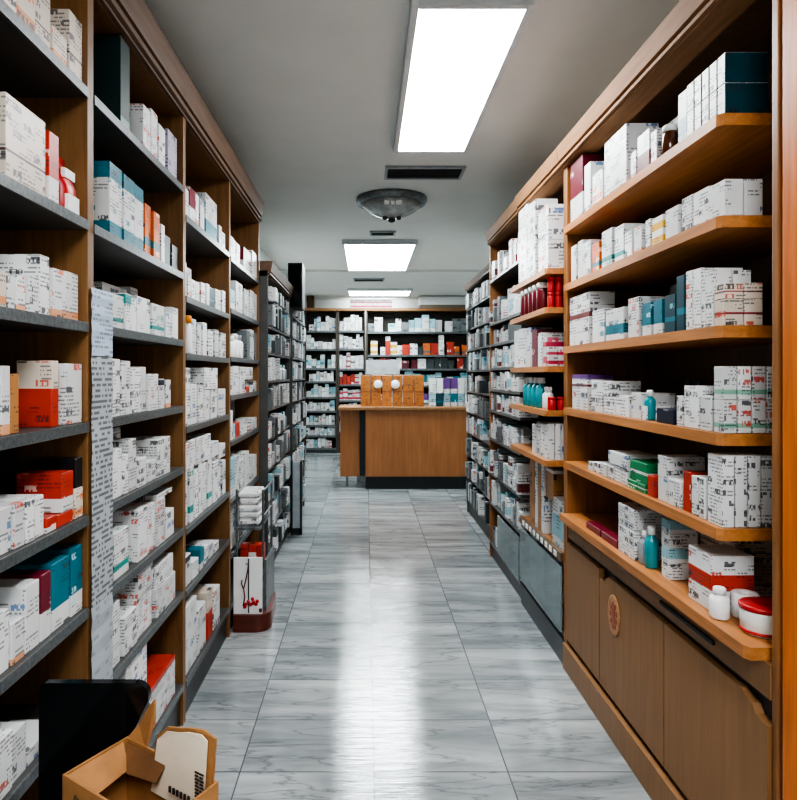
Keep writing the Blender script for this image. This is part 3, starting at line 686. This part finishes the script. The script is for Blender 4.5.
# ------------------------------------------------------------------ sales counter and its display
def counter():
    t = thing('sales_counter', 'brown wood sales counter with black plinth at the end of the aisle', 'counter', (.62, 8.1, 0))
    obj('front_panel', bx(B(), -.005, 1.45, 7.8, 7.84, .165, 1.03, .003), M['counter'], t)
    obj('plinth', bx(B(), -.005, 1.45, 7.83, 8.3, 0, .164), M['black'], t)
    obj('body', bx(B(), -.01, 1.45, 7.841, 8.4, .165, 1.03), M['dkboard'], t)
    obj('black_strip', bx(B(), -.085, -.012, 7.86, 7.9, .165, 1.03), M['black'], t)
    obj('return_panel', bx(B(), -.34, -.087, 7.9, 7.94, .15, 1.03, .003), M['counter'], t)
    obj('side_panel', bx(B(), -.34, -.30, 7.941, 8.4, .15, 1.03), M['counter'], t)
    obj('leg', bx(B(), -.27, -.24, 8.05, 8.08, 0, .15), M['metal'], t)
    obj('leg', bx(B(), -.12, -.01, 7.95, 8.05, 0, .164), M['metal'], t)
    obj('countertop', bx(B(), -.36, 1.46, 7.76, 8.42, 1.0305, 1.07, .005), M['cornice'], t)
counter()
cz = 1.071
xs = [-.045+.142*i for i in range(7)]
for i in range(6):
    b = carton_bm(.128, .12, .415, 'OR', .004); o = obj('display_box', b, M['carton']); o.location = (.0+.142*i-.005, 8.02, cz)
    tag(o, 'tall orange box on the sales counter, %s of six from the left' % ORD[i], 'box', 'orange boxes on the sales counter')
for i, x in enumerate((.19, .42)):
    b = B(); lathe(b, [(.058, 0), (.058, .008), (.052, .014), (.0005, .014)], seg=26)
    bmesh.ops.transform(b, matrix=Matrix.Translation((x-.03, 7.958, cz+.29)) @ Matrix.Rotation(math.pi/2, 4, 'X'), verts=b.verts[:])
    o = obj('round_sign', b, M['white']); tag(o, 'round white %s badge fixed to the orange counter boxes' % ('left' if i == 0 else 'right'), 'badge', 'round badges on orange boxes')
t = thing('sign_panel', 'pale grey blank sign board behind the orange boxes', 'sign', (.23, 8.21, cz))
obj('board', bx(B(), 0, .46, 8.2, 8.22, 1.495, 1.69, .004), M['greyp'], t)
b = B(); bx(b, .05, .08, 8.205, 8.215, cz+.0005, 1.4945); bx(b, .38, .41, 8.205, 8.215, cz+.0005, 1.4945); obj('support', b, M['metal'], t)
x = .87; i = 0
for row_, st_, hh in ((0, ['BL', 'T', 'BL', 'TW', 'BL', 'W'], .17), (1, ['W', 'W', 'P', 'P', 'W', 'W'], .20)):
    for q in range(6):
        add_box(.84+q*.095, .84+q*.095+.088, 7.95, 8.05, cz+(.172 if row_ else 0), hh if not row_ else .2-0, 'C', st_[q], 'sales counter', 'right end', 'up' if row_ else 'front')

# ------------------------------------------------------------------ build the cartons: biggest 300 as things, the rest as one
def area(b):
    us, vs = [], []
    for x in (b['x0'], b['x1']):
        for y in (b['y0'], b['y1']):
            for z in (b['z'], b['z']+b['h']):
                u, v = proj(x, y, z); us.append(u); vs.append(v)
    du = min(797, max(us))-max(0, min(us)); dv = min(800, max(vs))-max(0, min(vs))
    a = max(0, du)*max(0, dv)
    return a*(.45 if b['row'] == 'back' else 1)
cnt = {}
for b in sorted(BOXES, key=lambda b: (b['x0'] if b['face'] == 'C' else b['y0'])):
    kk = (b['unit'], b['shelf'], b['row']); cnt[kk] = cnt.get(kk, 0)+1; b['n'] = cnt[kk]
vis = [b for b in BOXES if area(b) > 0]
order = sorted(vis, key=area, reverse=True)
MAXI = 320
top_ids = set(id(b) for b in order[:MAXI])
def carton_of(b):
    dx, dy = b['x1']-b['x0'], b['y1']-b['y0']
    if b['face'] == 'C': w, d, rz = dx, dy, 0
    else: w, d, rz = dy, dx, (math.pi/2 if b['face'] == 'L' else -math.pi/2)
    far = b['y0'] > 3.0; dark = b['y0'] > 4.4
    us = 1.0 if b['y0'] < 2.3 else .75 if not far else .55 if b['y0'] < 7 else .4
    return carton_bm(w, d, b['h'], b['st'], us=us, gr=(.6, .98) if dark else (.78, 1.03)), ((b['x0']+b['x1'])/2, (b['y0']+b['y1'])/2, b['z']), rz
rest = None
def to_merge(dst, src, mat):
    bmesh.ops.transform(src, matrix=mat, verts=src.verts[:])
    me = bpy.data.meshes.new('tmp'); src.to_mesh(me); src.free(); dst.from_mesh(me); bpy.data.meshes.remove(me)
rest_me = bmesh.new()
for L_ in ('Col', 'Acc'): rest_me.loops.layers.float_color.new(L_)
rest_me.loops.layers.uv.new('UVMap')
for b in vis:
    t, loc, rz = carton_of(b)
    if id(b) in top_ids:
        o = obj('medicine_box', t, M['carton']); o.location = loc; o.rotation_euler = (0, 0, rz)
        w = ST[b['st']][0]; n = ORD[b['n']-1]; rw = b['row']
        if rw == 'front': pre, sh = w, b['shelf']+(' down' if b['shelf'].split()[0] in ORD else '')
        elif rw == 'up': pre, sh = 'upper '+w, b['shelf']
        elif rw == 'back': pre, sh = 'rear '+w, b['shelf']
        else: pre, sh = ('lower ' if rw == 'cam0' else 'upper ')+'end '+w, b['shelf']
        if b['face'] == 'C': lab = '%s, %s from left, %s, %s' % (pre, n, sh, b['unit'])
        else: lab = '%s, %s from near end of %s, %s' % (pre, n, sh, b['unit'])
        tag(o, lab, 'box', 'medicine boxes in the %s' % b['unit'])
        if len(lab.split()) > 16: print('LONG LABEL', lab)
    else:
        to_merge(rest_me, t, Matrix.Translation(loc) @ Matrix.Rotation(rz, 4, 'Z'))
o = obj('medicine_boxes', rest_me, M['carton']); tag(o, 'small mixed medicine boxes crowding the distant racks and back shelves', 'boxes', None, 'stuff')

for i, p in enumerate(BOXES):
    for q in BOXES[i+1:]:
        if min(p['x1'], q['x1'])-max(p['x0'], q['x0']) > .001 and min(p['y1'], q['y1'])-max(p['y0'], q['y0']) > .001 and min(p['z']+p['h'], q['z']+q['h'])-max(p['z'], q['z']) > .001:
            print('OVL', p['unit'], p['shelf'], p['row'], p['n'], p['st'], '|', q['row'], q['n'], q['st'])
print('BOXES', len(BOXES), len(vis))

# ------------------------------------------------------------------ bottles, jars, tubs
def bottle(name, label, cat, x, y, z, r, h, body, cap, group, jar=False, neck=.45):
    t = thing(name, label, cat, (x, y, z+.0008), group)
    if jar: pr = [(r*.9, 0), (r, .006), (r, h*.72), (r*.88, h*.78)]; c0, cr = h*.781, r*.98
    else: pr = [(r*.88, 0), (r, .006), (r, h*.62), (r*.85, h*.7), (r*neck, h*.76), (r*neck, h*.8)]; c0, cr = h*.801, r*neck*1.25
    obj('body', lathe(B(), pr, x, y, z+.0008), M[body], t)
    obj('lid' if jar else 'cap', lathe(B(), [(cr, c0), (cr, h*.97), (cr*.85, h)], x, y, z+.0008), M[cap], t)
    return t
def yb(x, u): return x*F/(u-CU)
g = 'bottles and jars on the shelves'
bottle('glass_jar', 'amber jar with white lid on top shelf of near right cabinet', 'jar', 1.035, 2.045, R1_lv[0], .024, .105, 'amber', 'white', g, True)
bottle('medicine_bottle', 'teal bottle with white cap on fourth shelf, near right cabinet', 'bottle', 1.045, yb(1.045, 650), R1_lv[3], .02, .11, 'teal', 'white', g)
for i, (u, bd) in enumerate(((659, 'amber'), (669, 'amber'))):
    bottle('medicine_bottle', '%s amber bottle standing behind the flat navy box, near right cabinet' % ('far' if i == 0 else 'near'), 'bottle', 1.19, yb(1.19, u+30), R1_lv[3], .022, .15, bd, 'black', g)
for i, (u, h) in enumerate(((645.3, .12), (651.5, .15))):
    bottle('medicine_bottle', 'pale teal bottle on the counter shelf, %s of the pair' % ('far one' if i == 0 else 'near one'), 'bottle', 1.04, yb(1.04, u), .795, .024, h, 'teal' if i else 'greyp', 'white', g)
bottle('squeeze_bottle', 'small white squeeze bottle lying open at the counter shelf edge', 'bottle', 1.022, 1.735, .795, .027, .088, 'white', 'white', g, False, .5)['label'] = 'small white squeeze bottle standing near the edge of the counter shelf'
t = thing('paper_roll', 'white paper roll standing behind the red-lidded tub', 'roll', (1.10, 1.74, .7958))
b = B(); lathe(b, [(.034, 0), (.036, .004), (.036, .066), (.034, .07), (.014, .07), (.012, .062)], 1.10, 1.74, .7958, 24); obj('roll', b, M['white'], t)
t = thing('plastic_tub', 'white oval tub with red lid at the near end of the counter shelf', 'tub', (1.085, 1.635, .7958))
def oval(bm, prof):
    lathe(bm, prof, 0, 0, 0, 28); bmesh.ops.transform(bm, matrix=Matrix.Translation((1.085, 1.635, .7958)) @ Matrix.Diagonal((1.15, 1.0, 1, 1)), verts=bm.verts[:]); return bm
obj('body', oval(B(), [(.043, .0), (.05, .004), (.053, .06), (.052, .066)]), M['white'], t)
obj('lid', oval(B(), [(.055, .0665), (.055, .076), (.05, .08), (.036, .077), (.034, .079), (.02, .079)]), M['red'], t)
obj('base_ring', oval(B(), [(.0515, .006), (.0525, .008), (.0525, .012), (.0505, .014)]), M['red'], t)
# left bay bottles
def ybl(x, u): return x*F/(CU-u)
bottle('medicine_bottle', 'white bottle with orange cap, first on third shelf, third left bay', 'bottle', -.798, 2.678, L3_lv[2], .022, .17, 'white', 'orange', g, False, .7)
for i, (u, h, c) in enumerate(((3.54, .12, 'red'), (3.65, .13, 'white'), (3.76, .15, 'white'), (3.87, .15, 'greyp'))):
    bottle('medicine_bottle', 'white bottle with %s cap, %s on third shelf, fourth left bay' % ({'red': 'red', 'white': 'white', 'greyp': 'grey'}[c], ORD[i]), 'bottle', -.83, u, L4_lv[2], .038, h, 'white', c, g, False, .55)
# right unit two bottles
for i in range(5):
    bottle('medicine_bottle', 'dark maroon bottle, %s from near end of second orange shelf, second right bay' % ORD[i], 'bottle', .975, 3.30+i*.085, R2_lv[1], .036, .155, 'maroon', 'white', g, True)
for i in range(3):
    for j in range(2):
        bottle('jar', '%s red jar, %s from left at end of second orange shelf, right' % ('lower' if j == 0 else 'upper', ORD[i]), 'jar', .972+i*.04, 3.155, R2_lv[1]+j*.082, .018, .08, 'red', 'red', g, True)
for i in range(4):
    bottle('medicine_bottle', 'teal bottle, %s from near end of fourth orange shelf, second right bay' % ORD[i], 'bottle', .985, 3.36+i*.09, R2_lv[3], .034, .17, 'teal' if i != 3 else 'teal', 'white', g)
for i in range(2):
    bottle('medicine_bottle', 'slim white bottle, %s from near end of fourth orange shelf, right' % ORD[i], 'bottle', .98, 3.20+i*.055, R2_lv[3], .022, .12, 'white', 'white', g)
for i in range(2):
    bottle('jar', 'small red jar at near end of fourth orange shelf, %s' % ('left one' if i == 0 else 'right one'), 'jar', .975+i*.05, 3.15, R2_lv[3], .022, .07, 'red', 'red', g, True)
for i in range(6):
    bottle('medicine_bottle', 'pale green bottle, %s from near end of top shelf, third right bay' % ORD[i], 'bottle', 1.26, 4.0+i*.12, R3_lv[0], .045, .16, 'greyp', 'teal', g)

for i in (3, 5):
    for j in range(4):
        bottle('medicine_bottle', 'pale bottle, %s from near end on %s, left dark rack' % (ORD[j], shelf_word(i, 10)), 'bottle', -(BX+.055), 5.27+j*.1, LB_lv[i], .036, .14-.01*(j % 2), ['white', 'greyp'][j % 2], ['greyp', 'white', 'teal', 'white'][j], g)
for i in (1, 4, 6):
    for j in range(4):
        bottle('medicine_bottle', 'pale bottle, %s from near end on %s, far right rack' % (ORD[j], shelf_word(i, 10)), 'bottle', 1.16, 5.15+j*.11, RF_lv[i], .04, .16-.015*(j % 3), ['white', 'greyp'][j % 2], ['orange', 'white', 'red', 'white'][j] if i == 4 else 'white', g)
# red pouch on nearest left bay, second shelf
t = thing('snack_pouch', 'red and white printed pouch beside the beige pad, nearest left bay', 'pouch', (-.83, 1.63, L_lv[1]+.001))
b = B(); ya, yb_ = 1.585, 1.66
secs = [(0, .036), (.02, .045), (.07, .042), (.115, .022), (.14, .006), (.158, .004)]
rings = []
for z, th in secs:
    ring = []
    for k_ in range(16):
        an = 2*math.pi*k_/16; sx_, sy_ = math.cos(an), math.sin(an)
        ring.append(b.verts.new((-.835+th*math.copysign(abs(sx_)**.7, sx_), (ya+yb_)/2+(yb_-ya)/2*math.copysign(abs(sy_)**.5, sy_), L_lv[1]+.001+z)))
    rings.append(ring)
for p, q in zip(rings, rings[1:]):
    for k_ in range(16): b.faces.new((p[k_], p[(k_+1) % 16], q[(k_+1) % 16], q[k_])).smooth = True
b.faces.new(rings[0][::-1]); b.faces.new(rings[-1])
obj('pouch_body', b, M['red'], t)
b = B(); bx(b, -.800, -.789, 1.592, 1.652, L_lv[1]+.006, L_lv[1]+.05, .002)
obj('printed_label', b, M['white'], t)
obj('brand_strip', bx(B(), -.812, -.800, 1.595, 1.65, L_lv[1]+.095, L_lv[1]+.12, .001), M['white'], t)

# ------------------------------------------------------------------ taped papers between first and second left bay
for nm, lab, z0, z1, mt in (('paper_notice', 'white printed paper notice taped above the long price list, left shelves', 1.552, 1.745, 'paper'),
                        ('price_list', 'long grey printed price list hanging between left bays', .84, 1.55, 'strip'),
                        ('paper_sheet', 'pale blue-grey sheet hanging below the long price list', .55, .838, 'sheet')):
    b = B(); n = 8
    vs = [[b.verts.new((-.7735+.002*math.sin(3*i)+.0015*j, 1.692+j*.066, z0+(z1-z0)*i/n)) for j in range(3)] for i in range(n+1)]
    for i in range(n):
        for j in range(2): b.faces.new((vs[i][j], vs[i][j+1], vs[i+1][j+1], vs[i+1][j]))
    o = obj(nm, b, M[mt]); quad_uv(o); sf = o.modifiers.new('thickness', 'SOLIDIFY'); sf.thickness = .0006
    tag(o, lab, 'paper')

# ------------------------------------------------------------------ display stand with cherry branch panel
def display_stand():
    t = thing('display_stand', 'floor display stand with red-brown rounded base and branch picture, left of aisle', 'display stand', (-.68, 3.75, 0))
    x0, x1, y0, y1 = -.772, -.56, 3.46, 3.86
    b = B(); pts = [(x0, y0+.02)]
    for i in range(9): a = -math.pi/2+math.pi/2*i/8; pts.append((x1-.09+.09*math.cos(a), y0+.11+.09*math.sin(a)))
    pts += [(x1-.02, y1), (x0, y1)]
    extr(b, pts, 'z', 0, .10); obj('base', b, M['basered'], t)
    fp = obj('front_panel', bx(B(), x0, x1-.045, y0+.035, y0+.05, .1005, .43, .003), M['white'], t)
    b = B(); bx(b, x0+.085, x0+.092, y0+.030, y0+.0345, .11, .425); obj('divider_line', b, M['vent'], fp)
    yy = y0+.032
    b = B(); tube(b, [(-.715, yy, .15), (-.705, yy, .20), (-.712, yy, .25), (-.70, yy, .30), (-.69, yy, .35), (-.685, yy, .385)], .004)
    tube(b, [(-.712, yy, .25), (-.725, yy, .28), (-.722, yy, .30)], .004); tube(b, [(-.685, yy, .385), (-.695, yy, .40), (-.70, yy, .39)], .003)
    tube(b, [(-.715, yy, .15), (-.68, yy, .16), (-.64, yy, .155)], .003); obj('branch_picture', b, M['maroon'], fp)
    b = B()
    for px, pz in ((-.70, .16), (-.685, .175), (-.67, .158), (-.655, .172), (-.64, .16), (-.632, .178), (-.705, .145), (-.66, .19)):
        lathe(b, [(.002, -.011), (.009, -.006), (.011, 0), (.009, .006), (.002, .011)], px, yy, pz, 8)
    obj('cherry_picture', b, M['red'], fp)
    b = B(); bx(b, -.622, -.606, yy-.002, yy+.002, .115, .135); obj('corner_label', b, M['maroon'], fp)
    obj('side_panel', bx(B(), x1-.04, x1-.03, y0+.09, y1, .1005, .40, .002), M['metal'], t)
    obj('shelf', bx(B(), x0, x1-.06, y0+.055, y1, .585, .60), M['metal'], t)
    b = B()
    for px, py in ((x1-.045, y0+.07), (x0+.012, y0+.07), (x1-.045, y1-.02)): tube(b, [(px, py, .1005), (px, py, .82)], .008)
    tube(b, [(x1-.045, y0+.07, .66), (x1-.045, y1-.02, .66)], .006); tube(b, [(x1-.045, y0+.07, .81), (x1-.045, y1-.02, .81)], .006)
    obj('frame', b, M['metal'], t)
    return x0, x1, y0, y1
x0, x1, y0, y1 = display_stand()
zz = .6006
for i, h in enumerate((.042, .036, .042, .038, .036)):
    b = carton_bm(.128-.008*(i % 2), .2, h, ['Wr', 'Wk', 'W', 'Wk', 'Wr'][i], .013); o = obj('flat_pack', b, M['carton']); o.location = (-.692+R.uniform(-.004, .004), y0+.19, zz); zz += h+.0015
    tag(o, 'flat white pack, %s from bottom of the pile on the display stand' % ORD[i], 'pack', 'flat packs on the display stand')
for i in range(3):
    b = carton_bm(.045, .06, .12, ['R', 'Rt', 'R'][i]); o = obj('display_carton', b, M['carton']); o.location = (-.735+i*.052, y0+.10, .375-.0); o.location.z = .3
    o.location = (-.724+i*.047, y0+.14, .101); o.scale = (1, 1, 3.2)
    tag(o, 'red carton inside the display stand, %s from left' % ORD[i], 'box', 'red cartons in the display stand')

# last left rack: black panel on top, pale narrow panel at its foot
o = obj('black_speaker', bx(B(), -.745, -.605, 5.72, 5.95, 2.123, 2.56, .008), M['black']); 
t = thing('loudspeaker', 'tall black box standing on top of the last left rack', 'box', (-.675, 5.83, 2.123)); o.parent = t; o.matrix_parent_inverse = Matrix.Translation(-Vector(t.location)); o.name = 'cabinet'
obj('front_grille', bx(B(), -.735, -.615, 5.712, 5.7195, 2.14, 2.54, .002), M['gloss_black'], t)
t = thing('upright_display', 'pale grey narrow upright board at foot of last left rack', 'display board', (-.63, 5.6, 0))
obj('panel', bx(B(), -.685, -.615, 5.60, 5.64, .06, .68, .004), M['greyp'], t)
b = B(); bx(b, -.70, -.686, 5.59, 5.65, 0, .69); bx(b, -.614, -.60, 5.59, 5.65, 0, .69); bx(b, -.7, -.6, 5.59, 5.65, .0, .055); obj('frame', b, M['black'], t)

# ------------------------------------------------------------------ foreground bin and carton
t = thing('flat_screen', 'glossy black flat screen panel standing behind the open cardboard box', 'screen', (-.62, 1.37, 0))
b = B(); P_ = [(-.56, .02), (-.742, .02), (-.742, .78)]
P_ += [(-.737, .795), (-.73, .799), (-.52, .799)]
for i in range(6): a = math.pi/2-math.pi/2*i/5; P_.append((-.523+.03*math.cos(a), .769+.03*math.sin(a)))
P_ += [(-.494, .757), (-.566, .61), (-.574, .4)]
extr(b, P_[::-1], 'y', 1.36, 1.378)
obj('screen', b, M['gloss_black'], t)
b = B(); tube(b, [(-.4905, 1.362, .755), (-.5635, 1.362, .61), (-.5715, 1.362, .4)], .003); obj('edge_trim', b, M['metal'], t)
b = B(); bx(b, -.74, -.56, 1.30, 1.42, 0, .0195, .004); obj('foot', b, M['black'], t)

CB = Vector((-.448, 1.188, 0)); CA = math.radians(-32)
t = thing('cardboard_box', 'open brown cardboard box with torn flaps in the left foreground', 'box', CB)
ROT = Matrix.Translation(CB) @ Matrix.Rotation(CA, 4, 'Z')
b = B(); hx, hy, H, k_ = .14, .075, .70, .005
bx(b, -hx, -hx+k_, -hy, hy, 0, H); bx(b, hx-k_, hx, -hy, hy, 0, H); bx(b, -hx+k_, hx-k_, -hy, -hy+k_, 0, H); bx(b, -hx+k_, hx-k_, hy-k_, hy, 0, H); bx(b, -hx, hx, -hy, hy, 0, .006)
bmesh.ops.transform(b, matrix=ROT, verts=b.verts[:]); obj('carton_wall', b, M['kraft'], t)
def flap(pts, mat, name, th=.004, lab=None, local=False):
    b = B(); vs = [b.verts.new(p) for p in pts]; f = b.faces.new(vs); b.normal_update(); n = f.normal.copy()
    r = bmesh.ops.extrude_face_region(b, geom=[f]); bmesh.ops.translate(b, vec=n*th, verts=[v for v in r['geom'] if isinstance(v, bmesh.types.BMVert)])
    if local: bmesh.ops.transform(b, matrix=ROT, verts=b.verts[:])
    o = obj(name, b, mat, t)
    if lab: o['label'] = lab
    return o
flap([(-.455, 1.281, .66), (-.305, 1.186, .655), (-.298, 1.178, .70), (-.292, 1.178, .785), (-.32, 1.196, .792), (-.355, 1.215, .785), (-.378, 1.23, .776), (-.41, 1.248, .768), (-.437, 1.266, .74)], M['kraft'], 'flap')
o = flap([(-.453, 1.268, .62), (-.322, 1.185, .62), (-.315, 1.178, .70), (-.311, 1.180, .778), (-.325, 1.189, .786), (-.356, 1.207, .780), (-.379, 1.222, .770), (-.410, 1.239, .763), (-.436, 1.257, .735)], M['cream'], 'paper_lining', .002, 'cream paper on the raised flap'); quad_uv(o)
b = B()
for i in range(8):
    for j in range(2): bx(b, .094+j*.013, .103+j*.013+.002*(i % 2), .0555, .058, .665+i*.0068, .6672+i*.0068)
for i in range(6): bx(b, .02+i*.011, .026+i*.011, .0535, .056, .648, .660)
bmesh.ops.transform(b, matrix=ROT, verts=b.verts[:]); obj('printed_text', b, M['ink'], t)
flap([(-.53, 1.33, .69), (-.47, 1.29, .69), (-.455, 1.30, .755), (-.458, 1.31, .79), (-.478, 1.32, .765), (-.50, 1.33, .725)], M['kraft'], 'flap')
flap([(-.13, .066, .695), (.0, .066, .695), (-.01, .045, .66), (-.11, .04, .65)], M['kraft_in'], 'flap', local=True)
flap([(-.134, -.07, .697), (-.134, .06, .697), (-.10, .05, .655), (-.09, -.05, .65)], M['kraft'], 'flap', local=True)
b = B(); tube(b, [(-.10, -.0762, .66), (-.095, -.0762, .675), (-.085, -.0762, .67), (-.09, -.0762, .65), (-.075, -.0762, .655), (-.07, -.0762, .64), (-.055, -.0762, .645)], .0012)
bmesh.ops.transform(b, matrix=ROT, verts=b.verts[:]); obj('pen_scrawl', b, M['ink'], t)

# ------------------------------------------------------------------ ceiling fixtures
def ceiling_light(label, x0, x1, y0, y1, mat):
    t = thing('ceiling_light', label, 'ceiling light', ((x0+x1)/2, (y0+y1)/2, CEIL), 'panel lights on the ceiling')
    b = B(); w = .03; zb, zt = CEIL-.055, CEIL-.0005
    bx(b, x0-w, x0, y0-w, y1+w, zb, zt, .004); bx(b, x1, x1+w, y0-w, y1+w, zb, zt, .004); bx(b, x0, x1, y0-w, y0, zb, zt, .004); bx(b, x0, x1, y1, y1+w, zb, zt, .004)
    obj('frame', b, M['frame'], t)
    obj('diffuser', bx(B(), x0+.001, x1-.001, y0+.001, y1-.001, CEIL-.048, CEIL-.004), mat, t)
ceiling_light('long bright ceiling light panel nearest the camera', .21, .635, 2.38, 3.90, M['lamp1'])
ceiling_light('wide ceiling light panel beyond the round ceiling dome', -.24, .55, 6.72, 8.4, M['lamp2'])
ceiling_light('farthest ceiling light panel, above the back shelves', -.3, .78, 10.5, 11.1, M['lamp2'])
ceiling_light('ceiling light panel behind the camera', -.2, .6, -1.3, .1, M['lamp1'])
def vent(label, x0, x1, y0, y1, n):
    t = thing('ceiling_vent', label, 'vent', ((x0+x1)/2, (y0+y1)/2, CEIL), 'air vents in the ceiling')
    b = B(); w = .022; zb, zt = CEIL-.018, CEIL-.0005
    bx(b, x0-w, x0, y0-w, y1+w, zb, zt); bx(b, x1, x1+w, y0-w, y1+w, zb, zt); bx(b, x0, x1, y0-w, y0, zb, zt); bx(b, x0, x1, y1, y1+w, zb, zt)
    obj('frame', b, M['greyp'], t)
    obj('opening', bx(B(), x0, x1, y0, y1, CEIL-.006, CEIL-.001), M['black'], t)
    b = B()
    for i in range(n): yy = y0+(y1-y0)*(i+.5)/n; bx(b, x0, x1, yy-.004, yy+.004, CEIL-.015, CEIL-.0065)
    obj('slats', b, M['vent'], t)
vent('wide dark ceiling vent between nearest light and round dome', .16, .70, 4.34, 4.56, 6)
vent('small ceiling vent just before the second light panel', .06, .29, 6.3, 6.42, 4)
vent('far ceiling vent beyond the second light panel', -.18, .27, 9.4, 9.62, 5)
t = thing('ceiling_dome', 'round smoked glass dome lamp on the ceiling', 'ceiling lamp', (.22, 5.15, CEIL))
b = B(); lathe(b, [(.30, -.0005), (.305, -.02), (.29, -.045), (.265, -.05)][::-1], .22, 5.15, CEIL, 36); obj('rim', b, M['metal'], t)
b = B(); lathe(b, [(.02, -.165), (.08, -.155), (.15, -.13), (.21, -.1), (.262, -.0505)], .22, 5.15, CEIL, 36); gd = obj('glass_bowl', b, M['glassdome'], t)
b = B(); lathe(b, [(.012, -.20), (.03, -.19), (.035, -.175), (.018, -.166)], .22, 5.15, CEIL, 16)
for dx, dy in ((-.06, -.03), (.06, -.03), (0, .05)): lathe(b, [(.01, -.185), (.022, -.175), (.02, -.16)], .22+dx, 5.15+dy, CEIL, 10)
obj('finial', b, M['vent'], t)
b = B()
for i, (dx, w) in enumerate(((-.05, .04), (.0, .03), (.05, .05))): bx(b, .22+dx-w/2, .22+dx+w/2, 4.92, 4.945, CEIL-.105, CEIL-.07, .004)
obj('bracket', b, M['white'], t)

# ------------------------------------------------------------------ light, world, camera
la = bpy.data.lights.new('back_wall_fill', 'AREA'); la.shape = 'RECTANGLE'; la.size = .9; la.size_y = .12; la.energy = 9; la.color = (.9, .98, 1)  # added fill light, no fixture: brightens the wall above the back shelves
lo = bpy.data.objects.new('back_wall_fill', la); COL.objects.link(lo); lo.location = (.15, 11.8, 2.86); lo.rotation_euler = (math.radians(80), 0, 0)
w = bpy.data.worlds.new('world'); sc.world = w; w.use_nodes = True
w.node_tree.nodes['Background'].inputs[0].default_value = (.84, .89, .91, 1); w.node_tree.nodes['Background'].inputs[1].default_value = .42
cam = bpy.data.cameras.new('camera'); co = bpy.data.objects.new('camera', cam); COL.objects.link(co)
co.location = (0, 0, EYE); co.rotation_euler = (math.pi/2, 0, 0)
cam.sensor_fit = 'AUTO'; cam.sensor_width = 36.0; cam.lens = 36.0*F/800.0
cam.shift_x = (398.5-CU)/800.0; cam.shift_y = -(400-CV)/800.0
cam.clip_start = .05; sc.camera = co
sc.view_settings.view_transform = 'AgX'
try: sc.view_settings.look = 'AgX - High Contrast'
except Exception: pass
sc.view_settings.exposure = 0.55
